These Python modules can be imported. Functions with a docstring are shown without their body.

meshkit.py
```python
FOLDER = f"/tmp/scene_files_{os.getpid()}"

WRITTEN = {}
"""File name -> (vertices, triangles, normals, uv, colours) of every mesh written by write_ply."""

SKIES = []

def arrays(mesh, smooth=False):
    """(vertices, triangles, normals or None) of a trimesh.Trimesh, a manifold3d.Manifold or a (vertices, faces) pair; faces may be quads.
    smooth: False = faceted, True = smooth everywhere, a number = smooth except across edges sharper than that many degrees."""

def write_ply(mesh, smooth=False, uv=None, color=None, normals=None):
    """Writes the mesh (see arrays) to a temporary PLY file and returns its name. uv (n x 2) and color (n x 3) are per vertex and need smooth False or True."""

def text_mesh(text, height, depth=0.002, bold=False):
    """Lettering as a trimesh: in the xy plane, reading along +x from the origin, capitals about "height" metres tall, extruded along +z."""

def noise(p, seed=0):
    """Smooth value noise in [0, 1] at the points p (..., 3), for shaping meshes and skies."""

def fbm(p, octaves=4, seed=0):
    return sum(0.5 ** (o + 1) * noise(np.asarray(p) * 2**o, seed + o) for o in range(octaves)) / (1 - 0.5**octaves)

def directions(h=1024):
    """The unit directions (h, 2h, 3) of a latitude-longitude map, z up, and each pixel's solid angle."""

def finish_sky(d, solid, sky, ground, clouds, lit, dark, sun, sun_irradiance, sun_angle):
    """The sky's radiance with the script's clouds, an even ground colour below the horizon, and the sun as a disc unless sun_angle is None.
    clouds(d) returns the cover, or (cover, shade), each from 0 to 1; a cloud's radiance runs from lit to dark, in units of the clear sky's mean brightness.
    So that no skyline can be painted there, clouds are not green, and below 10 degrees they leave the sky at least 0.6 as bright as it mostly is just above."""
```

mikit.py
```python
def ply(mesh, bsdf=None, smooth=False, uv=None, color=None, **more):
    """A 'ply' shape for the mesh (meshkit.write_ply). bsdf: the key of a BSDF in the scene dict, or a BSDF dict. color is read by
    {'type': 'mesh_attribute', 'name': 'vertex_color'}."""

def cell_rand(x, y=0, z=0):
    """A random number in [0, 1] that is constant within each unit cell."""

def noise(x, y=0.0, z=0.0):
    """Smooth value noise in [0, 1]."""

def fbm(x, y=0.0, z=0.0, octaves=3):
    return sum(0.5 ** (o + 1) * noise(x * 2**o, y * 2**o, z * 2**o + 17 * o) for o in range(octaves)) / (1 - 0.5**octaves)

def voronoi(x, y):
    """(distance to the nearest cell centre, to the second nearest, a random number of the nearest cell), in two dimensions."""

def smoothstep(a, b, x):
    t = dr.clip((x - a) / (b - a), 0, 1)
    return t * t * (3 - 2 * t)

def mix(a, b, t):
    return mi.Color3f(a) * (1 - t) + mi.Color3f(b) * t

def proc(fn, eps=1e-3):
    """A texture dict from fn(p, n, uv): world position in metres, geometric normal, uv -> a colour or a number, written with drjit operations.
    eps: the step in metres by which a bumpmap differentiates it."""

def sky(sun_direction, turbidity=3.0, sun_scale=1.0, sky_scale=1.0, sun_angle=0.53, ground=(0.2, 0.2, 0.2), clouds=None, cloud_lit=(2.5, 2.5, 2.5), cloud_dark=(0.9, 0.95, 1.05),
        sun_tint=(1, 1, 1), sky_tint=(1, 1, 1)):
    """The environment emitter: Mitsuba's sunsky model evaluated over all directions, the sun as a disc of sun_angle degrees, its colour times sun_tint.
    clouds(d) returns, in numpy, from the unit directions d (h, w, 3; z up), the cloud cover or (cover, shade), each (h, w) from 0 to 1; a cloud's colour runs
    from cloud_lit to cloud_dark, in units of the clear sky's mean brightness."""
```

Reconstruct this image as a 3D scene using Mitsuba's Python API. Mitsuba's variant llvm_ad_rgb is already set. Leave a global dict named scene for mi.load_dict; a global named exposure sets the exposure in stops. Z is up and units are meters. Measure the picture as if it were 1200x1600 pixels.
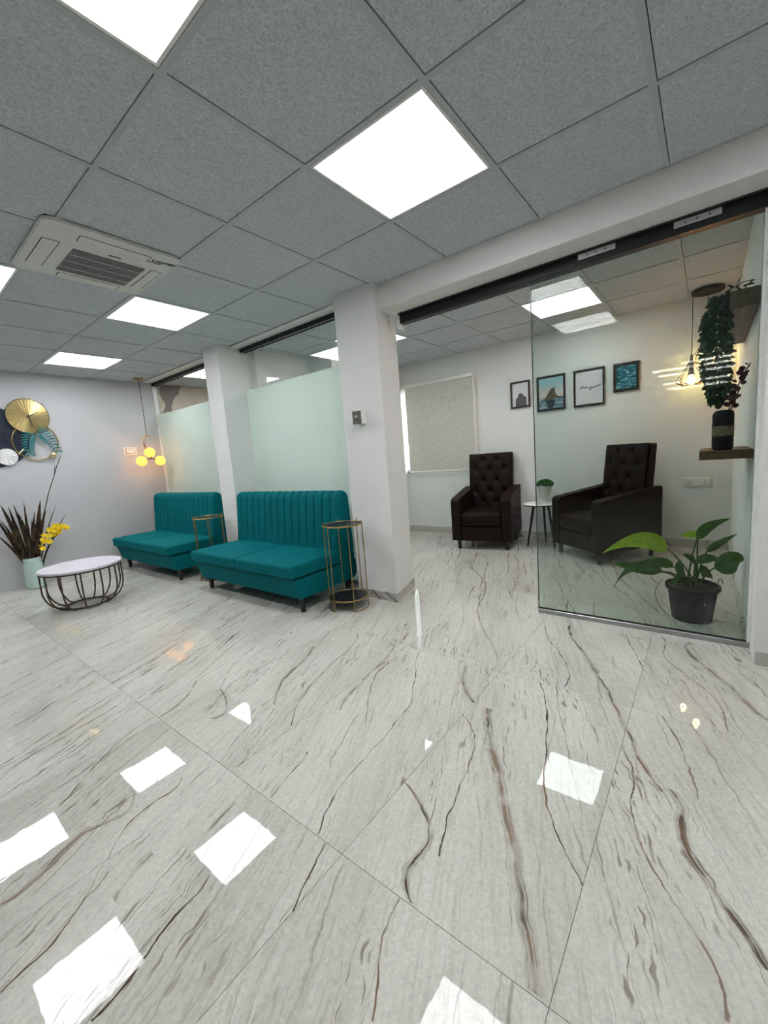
import math, random
import numpy as np
import trimesh
import drjit as dr
import mitsuba as mi
import mikit, meshkit
from shapely.geometry import Polygon

T = mi.ScalarTransform4f
scene, labels = {}, {}
random.seed(3)
rng = np.random.default_rng(11)

# ------------------------------------------------------------------ camera, sky, exposure
H = 1.171                       # eye height above the floor
CEIL = 2.414                    # ceiling height
F = 641.55                      # focal length in pixels of a 1200 x 1600 frame
CAM = np.array([[0.78656176, 0.61257633, -0.07791558],
                [0.02304495, -0.15520794, -0.98761299],
                [-0.61708146, 0.77502305, -0.13619742]])   # rows: right, down, forward
exposure = 0.0
PANEL = 15.5                    # radiance of the ceiling panels

m4 = np.eye(4)
m4[:3, 0], m4[:3, 1], m4[:3, 2] = -CAM[0], -CAM[1], CAM[2]
m4[2, 3] = H
scene['camera'] = {'type': 'perspective', 'fov': 2 * math.degrees(math.atan(600 / F)), 'fov_axis': 'x', 'near_clip': 0.05, 'far_clip': 200.0,
                   'to_world': T(m4.tolist())}
scene['sky'] = mikit.sky((0.55, 0.35, 0.75), turbidity=3.0, sun_scale=0.0, sky_scale=150.0, ground=(0.14, 0.12, 0.085),
                          clouds=lambda d: (np.full(d.shape[:2], .85), np.full(d.shape[:2], .3)), cloud_lit=(1.6, 1.6, 1.6))


def at(px, py, **k):
    """The point of the photograph's pixel on the plane x=, y= or z= (metres)."""
    d = CAM.T @ np.array([(px - 600) / F, (py - 800) / F, 1.0])
    (a, v), = k.items()
    i = 'xyz'.index(a)
    t = (v - (H if i == 2 else 0)) / d[i]
    return d * t + np.array([0, 0, H])


# ------------------------------------------------------------------ registering things
used = {}


def numbered(name):
    n = used.get(name, 0)
    used[name] = n + 1
    return name if n == 0 else '%s_%03d' % (name, n)


def label(key, text=None, cat=None, group=None, kind=None):
    d = {}
    if text: d['label'] = text
    if cat: d['category'] = cat
    if group: d['group'] = group
    if kind: d['kind'] = kind
    labels[key] = {**labels.get(key, {}), **d}


def thing(name, text, cat, group=None):
    key = numbered(name)
    label(key, text, cat, group)
    return key


def part(parent, name, mesh, bsdf, smooth=False, lab=None, kind=None, xf=None, **kw):
    key = numbered(parent + '__' + name)
    d = mesh if isinstance(mesh, dict) else mikit.ply(mesh, bsdf, smooth=smooth, **kw)
    scene[key] = d if xf is None else {**d, 'to_world': xf}
    if lab or kind: label(key, lab, kind=kind)
    return key


def single(name, mesh, bsdf, text, cat, smooth=False, group=None):
    key = thing(name, text, cat, group)
    scene[key] = mikit.ply(mesh, bsdf, smooth=smooth)
    return key


def struct(name, mesh, bsdf, text, smooth=False):
    key = numbered(name)
    if mesh is not None: scene[key] = mikit.ply(mesh, bsdf, smooth=smooth)
    label(key, text, kind='structure')
    return key


# ------------------------------------------------------------------ mesh helpers
cat = trimesh.util.concatenate


def box(x0, x1, y0, y1, z0, z1):
    m = trimesh.creation.box((x1 - x0, y1 - y0, z1 - z0))
    m.apply_translation(((x0 + x1) / 2, (y0 + y1) / 2, (z0 + z1) / 2))
    return m


def cbox(x0, x1, y0, y1, z0, z1, c=0.004):
    p = []
    for x, sx in ((x0, 1), (x1, -1)):
        for y, sy in ((y0, 1), (y1, -1)):
            for z, sz in ((z0, 1), (z1, -1)):
                p += [(x, y + sy * c, z + sz * c), (x + sx * c, y, z + sz * c), (x + sx * c, y + sy * c, z)]
    return trimesh.convex.convex_hull(np.array(p))


def grid_faces(n, m, close_u=False, close_v=False):
    i, j = np.meshgrid(np.arange(n if close_u else n - 1), np.arange(m if close_v else m - 1), indexing='ij')
    i, j = i.ravel(), j.ravel()
    a, b, c, d = i * m + j, ((i + 1) % n) * m + j, ((i + 1) % n) * m + (j + 1) % m, i * m + (j + 1) % m
    return np.vstack([np.stack([a, b, c], 1), np.stack([a, c, d], 1)])


def fix(v, f):
    m = trimesh.Trimesh(np.asarray(v, float), f, process=False)
    m.merge_vertices()
    m.fix_normals()
    return m


def rbox(sx, sy, sz, r, crown=0.0, n=10):
    """A rounded box about the origin; crown lifts the middle of its top."""
    def axis(h):
        e = [0, .12, .3, .55, .8, 1.0]
        a = [-h + r * k for k in e]
        return np.array(a + list(np.linspace(-h + r, h - r, n + 1)[1:-1]) + [-x for x in a[::-1]])
    hs = np.array([sx, sy, sz]) / 2
    ax = [axis(h) for h in hs]
    vs, fs, o = [], [], 0
    for k in range(3):
        for s in (-1, 1):
            u, v = [q for q in range(3) if q != k]
            A, B = np.meshgrid(ax[u], ax[v], indexing='ij')
            P = np.zeros(A.shape + (3,))
            P[..., u], P[..., v], P[..., k] = A, B, s * hs[k]
            vs.append(P.reshape(-1, 3))
            fs.append(grid_faces(len(ax[u]), len(ax[v])) + o)
            o += A.size
    p = np.vstack(vs)
    core = np.clip(p, -(hs - r), hs - r)
    d = p - core
    l = np.linalg.norm(d, axis=1, keepdims=True)
    p = core + d / np.maximum(l, 1e-9) * r
    if crown:
        top = np.clip(p[:, 2] / hs[2], 0, 1)
        p[:, 2] += crown * top * np.clip(1 - (p[:, 0] / hs[0]) ** 2, 0, 1) ** .7 * np.clip(1 - (p[:, 1] / hs[1]) ** 2, 0, 1) ** .7
    m = trimesh.Trimesh(p, np.vstack(fs), process=False)
    m.merge_vertices(digits_vertex=6)
    m.fix_normals()
    return m


def tube(pts, r, sides=8, closed=False, caps=True):
    p = np.asarray(pts, float)
    n = len(p)
    rr = np.broadcast_to(np.asarray(r, float), (n,))
    t = (np.roll(p, -1, 0) - np.roll(p, 1, 0)) if closed else np.gradient(p, axis=0)
    t /= np.linalg.norm(t, axis=1, keepdims=True) + 1e-12
    a = np.cross(t[0], [0, 0, 1.0] if abs(t[0][2]) < .9 else [1.0, 0, 0])
    a /= np.linalg.norm(a)
    ang = np.arange(sides) * 2 * np.pi / sides
    v = []
    for i in range(n):
        a = a - t[i] * (a @ t[i])
        a /= np.linalg.norm(a) + 1e-12
        b = np.cross(t[i], a)
        v.append(p[i] + rr[i] * (np.cos(ang)[:, None] * a + np.sin(ang)[:, None] * b))
    v = np.vstack(v)
    f = grid_faces(n, sides, closed, True)
    if not closed and caps:
        v = np.vstack([v, p[0], p[-1]])
        k = np.arange(sides)
        f = np.vstack([f, np.stack([(k + 1) % sides, k, k * 0 + n * sides], 1),
                       np.stack([(n - 1) * sides + k, (n - 1) * sides + (k + 1) % sides, k * 0 + n * sides + 1], 1)])
    m = trimesh.Trimesh(v, f, process=False)
    m.fix_normals()
    return m


def bez(p0, p1, p2, n=10):
    t = np.linspace(0, 1, n)[:, None]
    p0, p1, p2 = map(np.asarray, (p0, p1, p2))
    return (1 - t) ** 2 * p0 + 2 * t * (1 - t) * p1 + t * t * p2


def lathe(profile, segs=36, center=(0, 0, 0)):
    pr = np.asarray(profile, float)
    a = np.arange(segs) * 2 * np.pi / segs
    v = np.stack([pr[:, None, 0] * np.cos(a), pr[:, None, 0] * np.sin(a), pr[:, None, 1] + 0 * a], -1).reshape(-1, 3)
    m = fix(v + np.asarray(center), grid_faces(len(pr), segs, False, True))
    m.update_faces(m.nondegenerate_faces())
    return m


def ring(c, R, r, n=40, sides=8, axis='z'):
    a = np.arange(n) * 2 * np.pi / n
    q = np.zeros((n, 3))
    u, v = {'z': (0, 1), 'x': (1, 2), 'y': (0, 2)}[axis]
    q[:, u], q[:, v] = R * np.cos(a), R * np.sin(a)
    return tube(q + np.asarray(c), r, sides, closed=True)


def extr(poly, depth, axis='z', at0=0.0):
    """A polygon extruded: axis z -> (x, y), axis x -> polygon in (y, z), axis y -> polygon in (x, z)."""
    m = trimesh.creation.extrude_polygon(Polygon(poly) if not hasattr(poly, 'exterior') else poly, depth, engine='earcut')
    v = m.vertices.copy()
    if axis == 'x': v = v[:, [2, 0, 1]]
    if axis == 'y': v = v[:, [0, 2, 1]]
    v = v + at0 * np.eye(3)['xyz'.index(axis)]
    m = trimesh.Trimesh(v, m.faces, process=False)
    m.fix_normals()
    return m


def leaf(base, mid, tip, width, side, fold=.25, n=9, shape=0.8, tail=1.0):
    """A leaf blade along a curve; side is the direction across it, fold lifts its edges."""
    c = bez(base, mid, tip, n)
    t = np.linspace(0, 1, n)
    w = width / 2 * np.sin(np.pi * t ** shape) ** .8 * (1 - .25 * t * tail)
    w[0] = max(w[0], width * .03)
    w[-1] = .0005
    g = np.gradient(c, axis=0)
    g /= np.linalg.norm(g, axis=1, keepdims=True)
    s = np.asarray(side, float) - g * (g @ np.asarray(side, float))[:, None]
    s /= np.linalg.norm(s, axis=1, keepdims=True)
    u = np.cross(s, g)
    rows = []
    for k in (-1, -.55, 0, .55, 1):
        rows.append(c + s * (w * k)[:, None] + u * (w * fold * abs(k) ** 1.5)[:, None])
    v = np.stack(rows, 1).reshape(-1, 3)
    return trimesh.Trimesh(v, grid_faces(n, 5), process=False)


def moved(m, dx=0, dy=0, dz=0, rz=0.0):
    m = m.copy()
    if rz: m.apply_transform(trimesh.transformations.rotation_matrix(rz, [0, 0, 1]))
    m.apply_translation((dx, dy, dz))
    return m


# ------------------------------------------------------------------ materials
def rgb(*c): return {'type': 'rgb', 'value': list(map(float, c))}


def mat(key, color, rough=.6, spec=.4, metal=0.0, two=True, **k):
    b = {'type': 'principled', 'base_color': color if isinstance(color, dict) else rgb(*color), 'roughness': rough, 'metallic': metal, **k}
    if not metal: b['specular'] = spec
    scene[key] = {'type': 'twosided', 'bsdf': b} if two else b
    return key


def diffuse(key, color):
    scene[key] = {'type': 'twosided', 'bsdf': {'type': 'diffuse', 'reflectance': color if isinstance(color, dict) else rgb(*color)}}
    return key


def bumped(key, color, bump, scale, rough=.6, spec=.3, eps=1e-3):
    scene[key] = {'type': 'twosided', 'bsdf': {'type': 'bumpmap', 'nested_texture': mikit.proc(bump, eps), 'scale': float(scale),
                  'nested_bsdf': {'type': 'principled', 'base_color': color if isinstance(color, dict) else rgb(*color), 'roughness': rough, 'specular': spec}}}
    return key


noise, fbm, mix, sstep = mikit.noise, mikit.fbm, mikit.mix, mikit.smoothstep

VEINS = [
    (1.473, 2.702, 0.01, 1, [2.235, -4.051, 1.963, -0.046, -0.68, -0.097]),
    (1.937, 2.564, 0.006, 0.8, [0.567, -0.991, 0.147, -0.52]),
    (2.279, 2.687, 0.006, 0.8, [-0.013, -0.121, -0.235]),
    (1.932, 2.744, 0.006, 0.8, [-7.401, 17.414, -13.097, 3.089, -0.293, 0.087]),
    (2.087, 2.727, 0.014, 0.8, [0.959, -1.434, 0.611, -0.406, 0.212]),
    (1.014, 1.916, 0.005, 1, [0.64, -1.419, 0.346, 0.897, -0.854, -0.238]),
    (0.898, 1.633, 0.008, 0.8, [0.27, -3.1, 5.434, -3.021, 0.127, 0.055]),
    (1.498, 1.914, 0.006, 0.8, [-0.103, 0.08, -0.102, 0.004]),
    (1.048, 1.498, 0.016, 0.9, [-0.915, 1.305, -0.135, -0.196, -0.262, 0.129]),
    (0.724, 1.597, 0.02, 0.8, [1.062, -2.474, 2.261, -1.06, -0.269, -0.275]),
    (0.873, 1.494, 0.006, 0.9, [-0.193, -0.264, 0.437, -0.03, -0.19, -0.597]),
    (1.602, 1.883, 0.014, 0.9, [0.107, -0.283, -0.843]),
    (1.915, 3.929, 0.012, 0.6, [22.855, -55.012, 45.212, -14.465, 0.356, -0.874]),
    (0.722, 1.042, 0.012, 0.9, [0.803, -2.392, 1.907, -0.557, -0.592]),
    (0.721, 1.908, 0.007, 0.9, [2.289, -3.505, -0.07, 1.611, -0.703, -0.951]),
    (1.196, 1.743, 0.007, 0.9, [0.108, 0.083, -0.449, -1.151]),
    (1.226, 1.901, 0.01, 0.6, [-0.424, 0.63, -0.378, -1.339]),
    (1.03, 1.905, 0.006, 0.9, [-0.431, 0.113, 0.712, -0.769, -1.452]),
    (1.09, 1.625, 0.012, 0.7, [-0.454, 0.816, -0.658, -1.658]),
    (0.727, 0.956, 0.006, 0.9, [-0.016, -0.048, -1.197]),
    (0.487, 0.714, 0.006, 1, [-0.177, 0.429, -0.271, -0.079, -0.524]),
    (0.529, 0.714, 0.007, 0.9, [0.018, -0.089, -0.836]),
    (0.062, 0.457, 0.012, 0.8, [-2.581, 3.74, -0.527, -0.912, 0.166, -1.547]),
    (0.02, 0.595, 0.006, 0.9, [-6.043, 13.414, -9.115, 1.633, -0.194, -1.276]),
    (0.131, 0.453, 0.008, 1, [-0.943, 1.893, -1.007, -0.039, 0.007, -1.029]),
    (0.259, 0.387, 0.02, 0.5, [0.047, -0.108, -1.271]),
    (0.855, 1.033, 0.012, 0.7, [-0.406, 0.177, -1.824]),
    (0.72, 0.998, 0.01, 0.7, [-0.207, 0.044, -2.076]),
    (1.033, 1.435, 0.006, 0.7, [0.178, -0.436, -2.045]),
    (0.168, 0.708, 0.006, 0.9, [-0.343, 0.544, -0.383, -2.223]),
    (0.265, 0.714, 0.006, 0.8, [0.239, -0.166, -0.326, -1.833]),
    (0.301, 0.677, 0.007, 0.7, [0.079, -0.301, -2.572]),
]


def f_floor(p, n, uv):
    x, y = p.x, p.y
    ix, iy = dr.floor((x + .835) / .6), dr.floor((y - .718) / 1.2)
    r1, r2 = mikit.cell_rand(ix, iy, 3), mikit.cell_rand(ix, iy, 5)
    wa = fbm(x * 7 + 9 * r1, y * 7, 0.0, 3) - .5
    wb = noise(x * 42, y * 42, 2.0) - .5
    wc = noise(x * 115, y * 115, 6.0) - .5
    wx = wa * .055 + (noise(x * 20, y * 20, 12.0) - .5) * .012 + wb * .010 + wc * .0045
    q = x + .40 * y + wa * .05                                   # across the stone's drift
    grain = fbm((q - wa * .03 + wb * .006) * 110 + 31 * r1, y * 9, 4.0, 4)
    cloud = fbm(q * 4 + 7 * r2, y * 1.6, 8.0, 3)
    fine = noise(x * 260, y * 260, 1.0)
    col = mix((.575, .58, .525), (.495, .495, .445), sstep(.30, .75, cloud))
    col = mix(col, (.34, .335, .30), sstep(.50, .80, grain) * .30)
    col = mix(col, (.66, .66, .63), sstep(.55, .85, 1 - grain) * .28)
    col = col * (.87 + .13 * fine + .13 * noise(x * 120, y * 120, 7.0))
    # short broken streaks
    st = noise((q + wb * .01) * 170 + 13 * r2, y * 17 + 5 * r1, 3.0)
    col = mix(col, (.17, .135, .105), sstep(.72, .92, st) * sstep(.50, .72, fbm(q * 9 + 3 * r2, y * 3.0, 6.0, 2)) * .75)
    # veins common to every tile
    v = mi.Float(0)
    for k, (fr, wd, am) in enumerate(((4.5, .0027, .95), (7.0, .0024, .8), (13.0, .0016, .55))):
        u = (q - wa * .10 + wx * .55 + (noise(x * 2.1 + 9 * r1, y * 2.1, 30.0 + k) - .5) * .10) * fr + 17 * r1 + 5 * k
        cell = dr.floor(u)
        c = .2 + .6 * mikit.cell_rand(cell, iy, 40 + k + 100 * r2)
        d = dr.abs(u - cell - c) / fr
        gate = sstep(.46, .60, noise(x * 2.9 + 5 * r2, y * 2.0 + 7 * k + 3 * cell, 11.0))
        w2 = wd * (.5 + 1.5 * noise(q * 12, y * 9, 50.0 + k))
        v = dr.maximum(v, (1 - sstep(w2 * .3, w2 * 1.5, d)) * gate * am)
    near = sstep(-2.3, -1.9, x) * (1 - sstep(.4, .6, x)) * sstep(-.3, .1, y) * (1 - sstep(2.55, 2.8, y))
    v = v * (1 - .6 * near)
    # the large veins of the tiles in front
    for y0, y1, wd, s, c in VEINS:
        t = (y - y0) / (y1 - y0)
        xx = mi.Float(c[0])
        for a in c[1:]: xx = xx * t + a
        d = dr.abs(x - xx + wx * .45)
        m = (t > 0) & (t < 1)
        core = 1 - sstep(.0010, max(wd * .55, .0042), d * (.6 + .9 * noise(x * 33, y * 33, 22.0)))
        v = dr.select(m, dr.maximum(v, core * s), v)
        if wd >= .01:                                            # wide bands have a pale heart and a soft brown fringe
            e = (1 - sstep(wd * .3, wd * 1.5, d)) * s
            v = dr.select(m, dr.maximum(v, e * dr.maximum(.32, .95 * sstep(.45, .7, noise((x - xx + wx * .45) * 330, y * 9, 9.0)))), v)
    v = v * (.55 + .6 * sstep(.25, .6, noise(x * 24, y * 24, 5.0)))
    tone = mix((.062, .042, .027), (.20, .13, .085), sstep(.35, .7, noise(x * 9, y * 9, 15.0)))
    return mix(col, tone, dr.clip(v * .95, 0, 1))


def f_base(p, n, uv):                                            # skirting cut from the same stone
    g = fbm((p.x + p.y) * 16 + p.z * 18, p.z * 5, 3.0, 3)
    return mix((.44, .435, .40), (.17, .155, .13), sstep(.58, .74, g))


def f_tile(p, n, uv):
    a = noise(p.x * 310, p.y * 310, 1.0)
    b = noise(p.x * 130, p.y * 130, 4.0)
    return mi.Color3f(.49, .53, .56) * (.68 + .38 * a + .26 * b)


def f_paint_bump(p, n, uv): return noise(p.x * 110, p.y * 110, p.z * 110) + .6 * noise(p.x * 45, p.y * 45, p.z * 45)


def f_fabric(p, n, uv):
    a = noise(p.x * 260, p.y * 260, p.z * 260)
    return mi.Color3f(.0008, .120, .136) * (.86 + .28 * a)


def f_leather(p, n, uv):
    a = fbm(p.x * 30, p.y * 30, p.z * 30, 3)
    return mix((.0045, .0022, .0018), (.014, .0062, .0045), a)


def f_leather_bump(p, n, uv): return noise(p.x * 180, p.y * 180, p.z * 180)


def f_wood(p, n, uv):
    g = fbm(p.x * 8, p.y * 3.0, p.z * 60, 3)
    return mix((.06, .033, .018), (.125, .075, .042), g)


def f_darkwood(p, n, uv):
    g = fbm(p.x * 60, p.y * 5.0, p.z * 12, 3)
    return mix((.055, .036, .026), (.13, .085, .06), g)


def f_blind(p, n, uv):
    a = noise(p.x * 160, p.z * 160, 2.0)
    b = noise(p.x * 55, p.z * 55, 5.0)
    return mi.Color3f(.54, .53, .475) * (.82 + .2 * a + .16 * b)


def f_navy(p, n, uv):
    a = fbm(p.y * 14, p.z * 14, 1.0, 3)
    return mix((.004, .007, .015), (.014, .024, .045), a)


def f_sea(p, n, uv):                                             # print: rippled teal water
    a = fbm(p.x * 34 + p.z * 12, p.z * 62, 2.0, 4)
    c = mix((.004, .05, .085), (.02, .17, .24), sstep(.3, .62, a))
    return mix(c, (.22, .42, .47), sstep(.62, .80, a))


def f_coast(p, n, uv):                                           # print: evening sky over a bay
    z = p.z
    c = mix((.56, .50, .47), (.27, .47, .53), sstep(1.70, 1.88, z))
    c = mix(c, (.62, .62, .60), sstep(.5, .8, fbm(p.x * 9, z * 26, 1.0, 3)) * .5)
    sea = mix((.07, .14, .19), (.34, .42, .46), sstep(.35, .75, fbm(p.x * 22, z * 95, 3.0, 3)))
    return dr.select(z < 1.685, sea, c)


def f_paper(p, n, uv): return mi.Color3f(.66, .67, .70) * (.98 + .04 * noise(p.x * 20, p.z * 20, 1.0))


def f_cactus(p, n, uv):
    a = .5 + .5 * dr.sin(p.x * 420)
    return mix((.018, .021, .022), (.15, .155, .155), a)


def f_rock(p, n, uv):
    a = fbm(p.x * 60, p.z * 60, 2.0, 3)
    return mix((.035, .035, .026), (.15, .135, .095), a)


def f_gold_band(p, n, uv):
    a = noise(p.x * 420, p.y * 420, p.z * 420)
    return mix((.035, .024, .013), (.42, .28, .15), sstep(.5, .72, a))


def f_mural(p, n, uv): return mix((.50, .40, .30), (.60, .50, .39), fbm(p.y * 7, p.z * 7, 1.0, 3))


def f_leaf(p, n, uv):
    a = fbm(p.x * 45, p.y * 45, p.z * 45, 3)
    return mix((.016, .055, .012), (.06, .145, .028), a)


def f_leaf_bright(p, n, uv):
    a = fbm(p.x * 40, p.y * 40, p.z * 40, 3)
    return mix((.15, .27, .012), (.31, .43, .03), a)


def f_dry(p, n, uv):
    a = fbm(p.x * 30, p.y * 60, p.z * 14, 3)
    return mix((.012, .012, .007), (.075, .045, .024), sstep(.35, .7, a))


def f_outside(p, n, uv):
    a = fbm(p.x * 7, p.z * 7, p.y * 7, 3)
    return mix((.010, .019, .001), (.034, .040, .005), a)


def f_floor_wave(p, n, uv): return noise(p.x * 22, p.y * 22, 1.0) + .30 * noise(p.x * 80, p.y * 80, 4.0)


scene['m_floor'] = {'type': 'bumpmap', 'nested_texture': mikit.proc(f_floor_wave, 2e-3), 'scale': .00005,
                    'nested_bsdf': {'type': 'plastic', 'diffuse_reflectance': mikit.proc(f_floor), 'int_ior': 1.42, 'nonlinear': False}}
mat('m_grout', (.22, .21, .19), .8)
mat('m_base', mikit.proc(f_base), .25, .5)
diffuse('m_tile', mikit.proc(f_tile))
mat('m_tee', (.44, .475, .49), .6, .2)
diffuse('m_plenum', (.05, .05, .05))
bumped('m_wall', (.72, .735, .72), f_paint_bump, .0008, .55, .35)
bumped('m_wall_grey', (.485, .497, .515), f_paint_bump, .0010, .6, .3)
mat('m_wall_plain', (.70, .71, .69), .6, .3)
mat('m_beige', mikit.proc(f_mural), .7, .2)
mat('m_mural_brown', (.10, .050, .030), .7, .2)
mat('m_panel_dark', mikit.proc(f_darkwood), .6, .25)
mat('m_panel_mid', (.22, .19, .165), .6, .25)
mat('m_white', (.80, .81, .80), .35, .5)
mat('m_white_warm', (.74, .73, .69), .3, .5)
mat('m_table_white', (.57, .55, .615), .35, .35)
mat('m_ac', (.58, .60, .575), .45, .3)
mat('m_dark_slot', (.02, .02, .022), .6)
mat('m_grey_slat', (.23, .245, .26), .5)
mat('m_ink', (.012, .014, .02), .6)
mat('m_black', (.008, .008, .009), .35, .5)
mat('m_black_matte', (.012, .012, .013), .7, .2)
mat('m_alu', (.42, .43, .44), .35, metal=1.0)
mat('m_alu_dark', (.008, .011, .012), .45, .25)
mat('m_steel', (.60, .57, .50), .22, metal=1.0)
mat('m_gold', (.80, .70, .44), .30, metal=1.0)
mat('m_gold_dull', (.42, .29, .115), .35, metal=1.0)
mat('m_bronze', (.09, .062, .04), .4, metal=.6)
mat('m_copper', (.62, .36, .20), .3, metal=1.0)
mat('m_wire', (.13, .085, .05), .4, metal=.5)
mat('m_teal', mikit.proc(f_fabric), .7, .07)
mat('m_teal_leaf', (.012, .135, .145), .5, .4)
bumped('m_leather', mikit.proc(f_leather), f_leather_bump, .0008, .5, .15)
mat('m_wood', mikit.proc(f_wood), .5, .35)
mat('m_darkwood', mikit.proc(f_darkwood), .5, .35)
mat('m_blind', mikit.proc(f_blind), .8, .1)
mat('m_navy', mikit.proc(f_navy), .6, .3)
mat('m_sea', mikit.proc(f_sea), .5, .3)
mat('m_coast', mikit.proc(f_coast), .5, .3)
mat('m_paper', mikit.proc(f_paper), .5, .3)
mat('m_cactus', mikit.proc(f_cactus), .6, .2)
mat('m_rock', mikit.proc(f_rock), .6, .2)
mat('m_gold_band', mikit.proc(f_gold_band), .5, .5)
mat('m_mint', (.50, .665, .615), .4, .45)
mat('m_terracotta_white', (.60, .60, .56), .4, .4)
mat('m_pot', (.004, .006, .008), .6, .15)
mat('m_vase_black', (.006, .007, .008), .5, .18)
mat('m_globe', (.22, .15, .05), .5, .1)
mat('m_rock_dark', (.035, .05, .06), .6, .2)
mat('m_soil', (.022, .018, .014), .9, .1)
mat('m_dry', mikit.proc(f_dry), .7, .2)
mat('m_twig', (.03, .021, .017), .7, .2)
mat('m_yellow', (.78, .55, .012), .5, .3)
mat('m_red_leaf', (.060, .014, .020), .4, .4)
mat('m_vine', (.022, .052, .026), .45, .45)
mat('m_moss', (.018, .075, .018), .7, .2)
mat('m_outside', mikit.proc(f_outside), .8, .1)
mat('m_ground', (.05, .042, .03), .9, .1)
for k_, c_ in (('m_leaf', f_leaf), ('m_leaf_bright', f_leaf_bright)):
    scene[k_] = {'type': 'principledthin', 'base_color': mikit.proc(c_), 'roughness': .4, 'diff_trans': .7, 'spec_trans': 0.0, 'eta': 1.4}
scene['m_glass'] = {'type': 'thindielectric', 'int_ior': 1.25, 'specular_transmittance': rgb(.80, .855, .83)}
scene['m_glass_clear'] = {'type': 'thindielectric', 'int_ior': 1.5, 'specular_transmittance': rgb(.90, .93, .915)}
scene['m_glass_edge'] = {'type': 'twosided', 'bsdf': {'type': 'principled', 'base_color': rgb(.03, .06, .05), 'roughness': .2, 'specular': .5}}
scene['m_frost'] = {'type': 'principledthin', 'base_color': rgb(.78, .87, .825), 'roughness': .38, 'diff_trans': 1.05, 'spec_trans': 0.0, 'eta': 1.5}


def glow(key, mesh, color, name_bsdf='m_white', smooth=False):
    d = mikit.ply(mesh, name_bsdf, smooth=smooth)
    d['emitter'] = {'type': 'area', 'radiance': rgb(*color)}
    scene[key] = d


# ------------------------------------------------------------------ the setting: floor, ceiling, walls
XL, XR2, YB = -6.12, .187, 5.10          # left wall, right wall of the glazed room, its back wall
XR, YR = 1.9, -3.4                       # right and rear walls of the front room
GX, GY = -.786, .187                     # ceiling grid lines: GX + .6 i, GY + .6 j
YP = 2.75                                # frosted partition
YG = 2.80                                # glass of the room on the right

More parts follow.
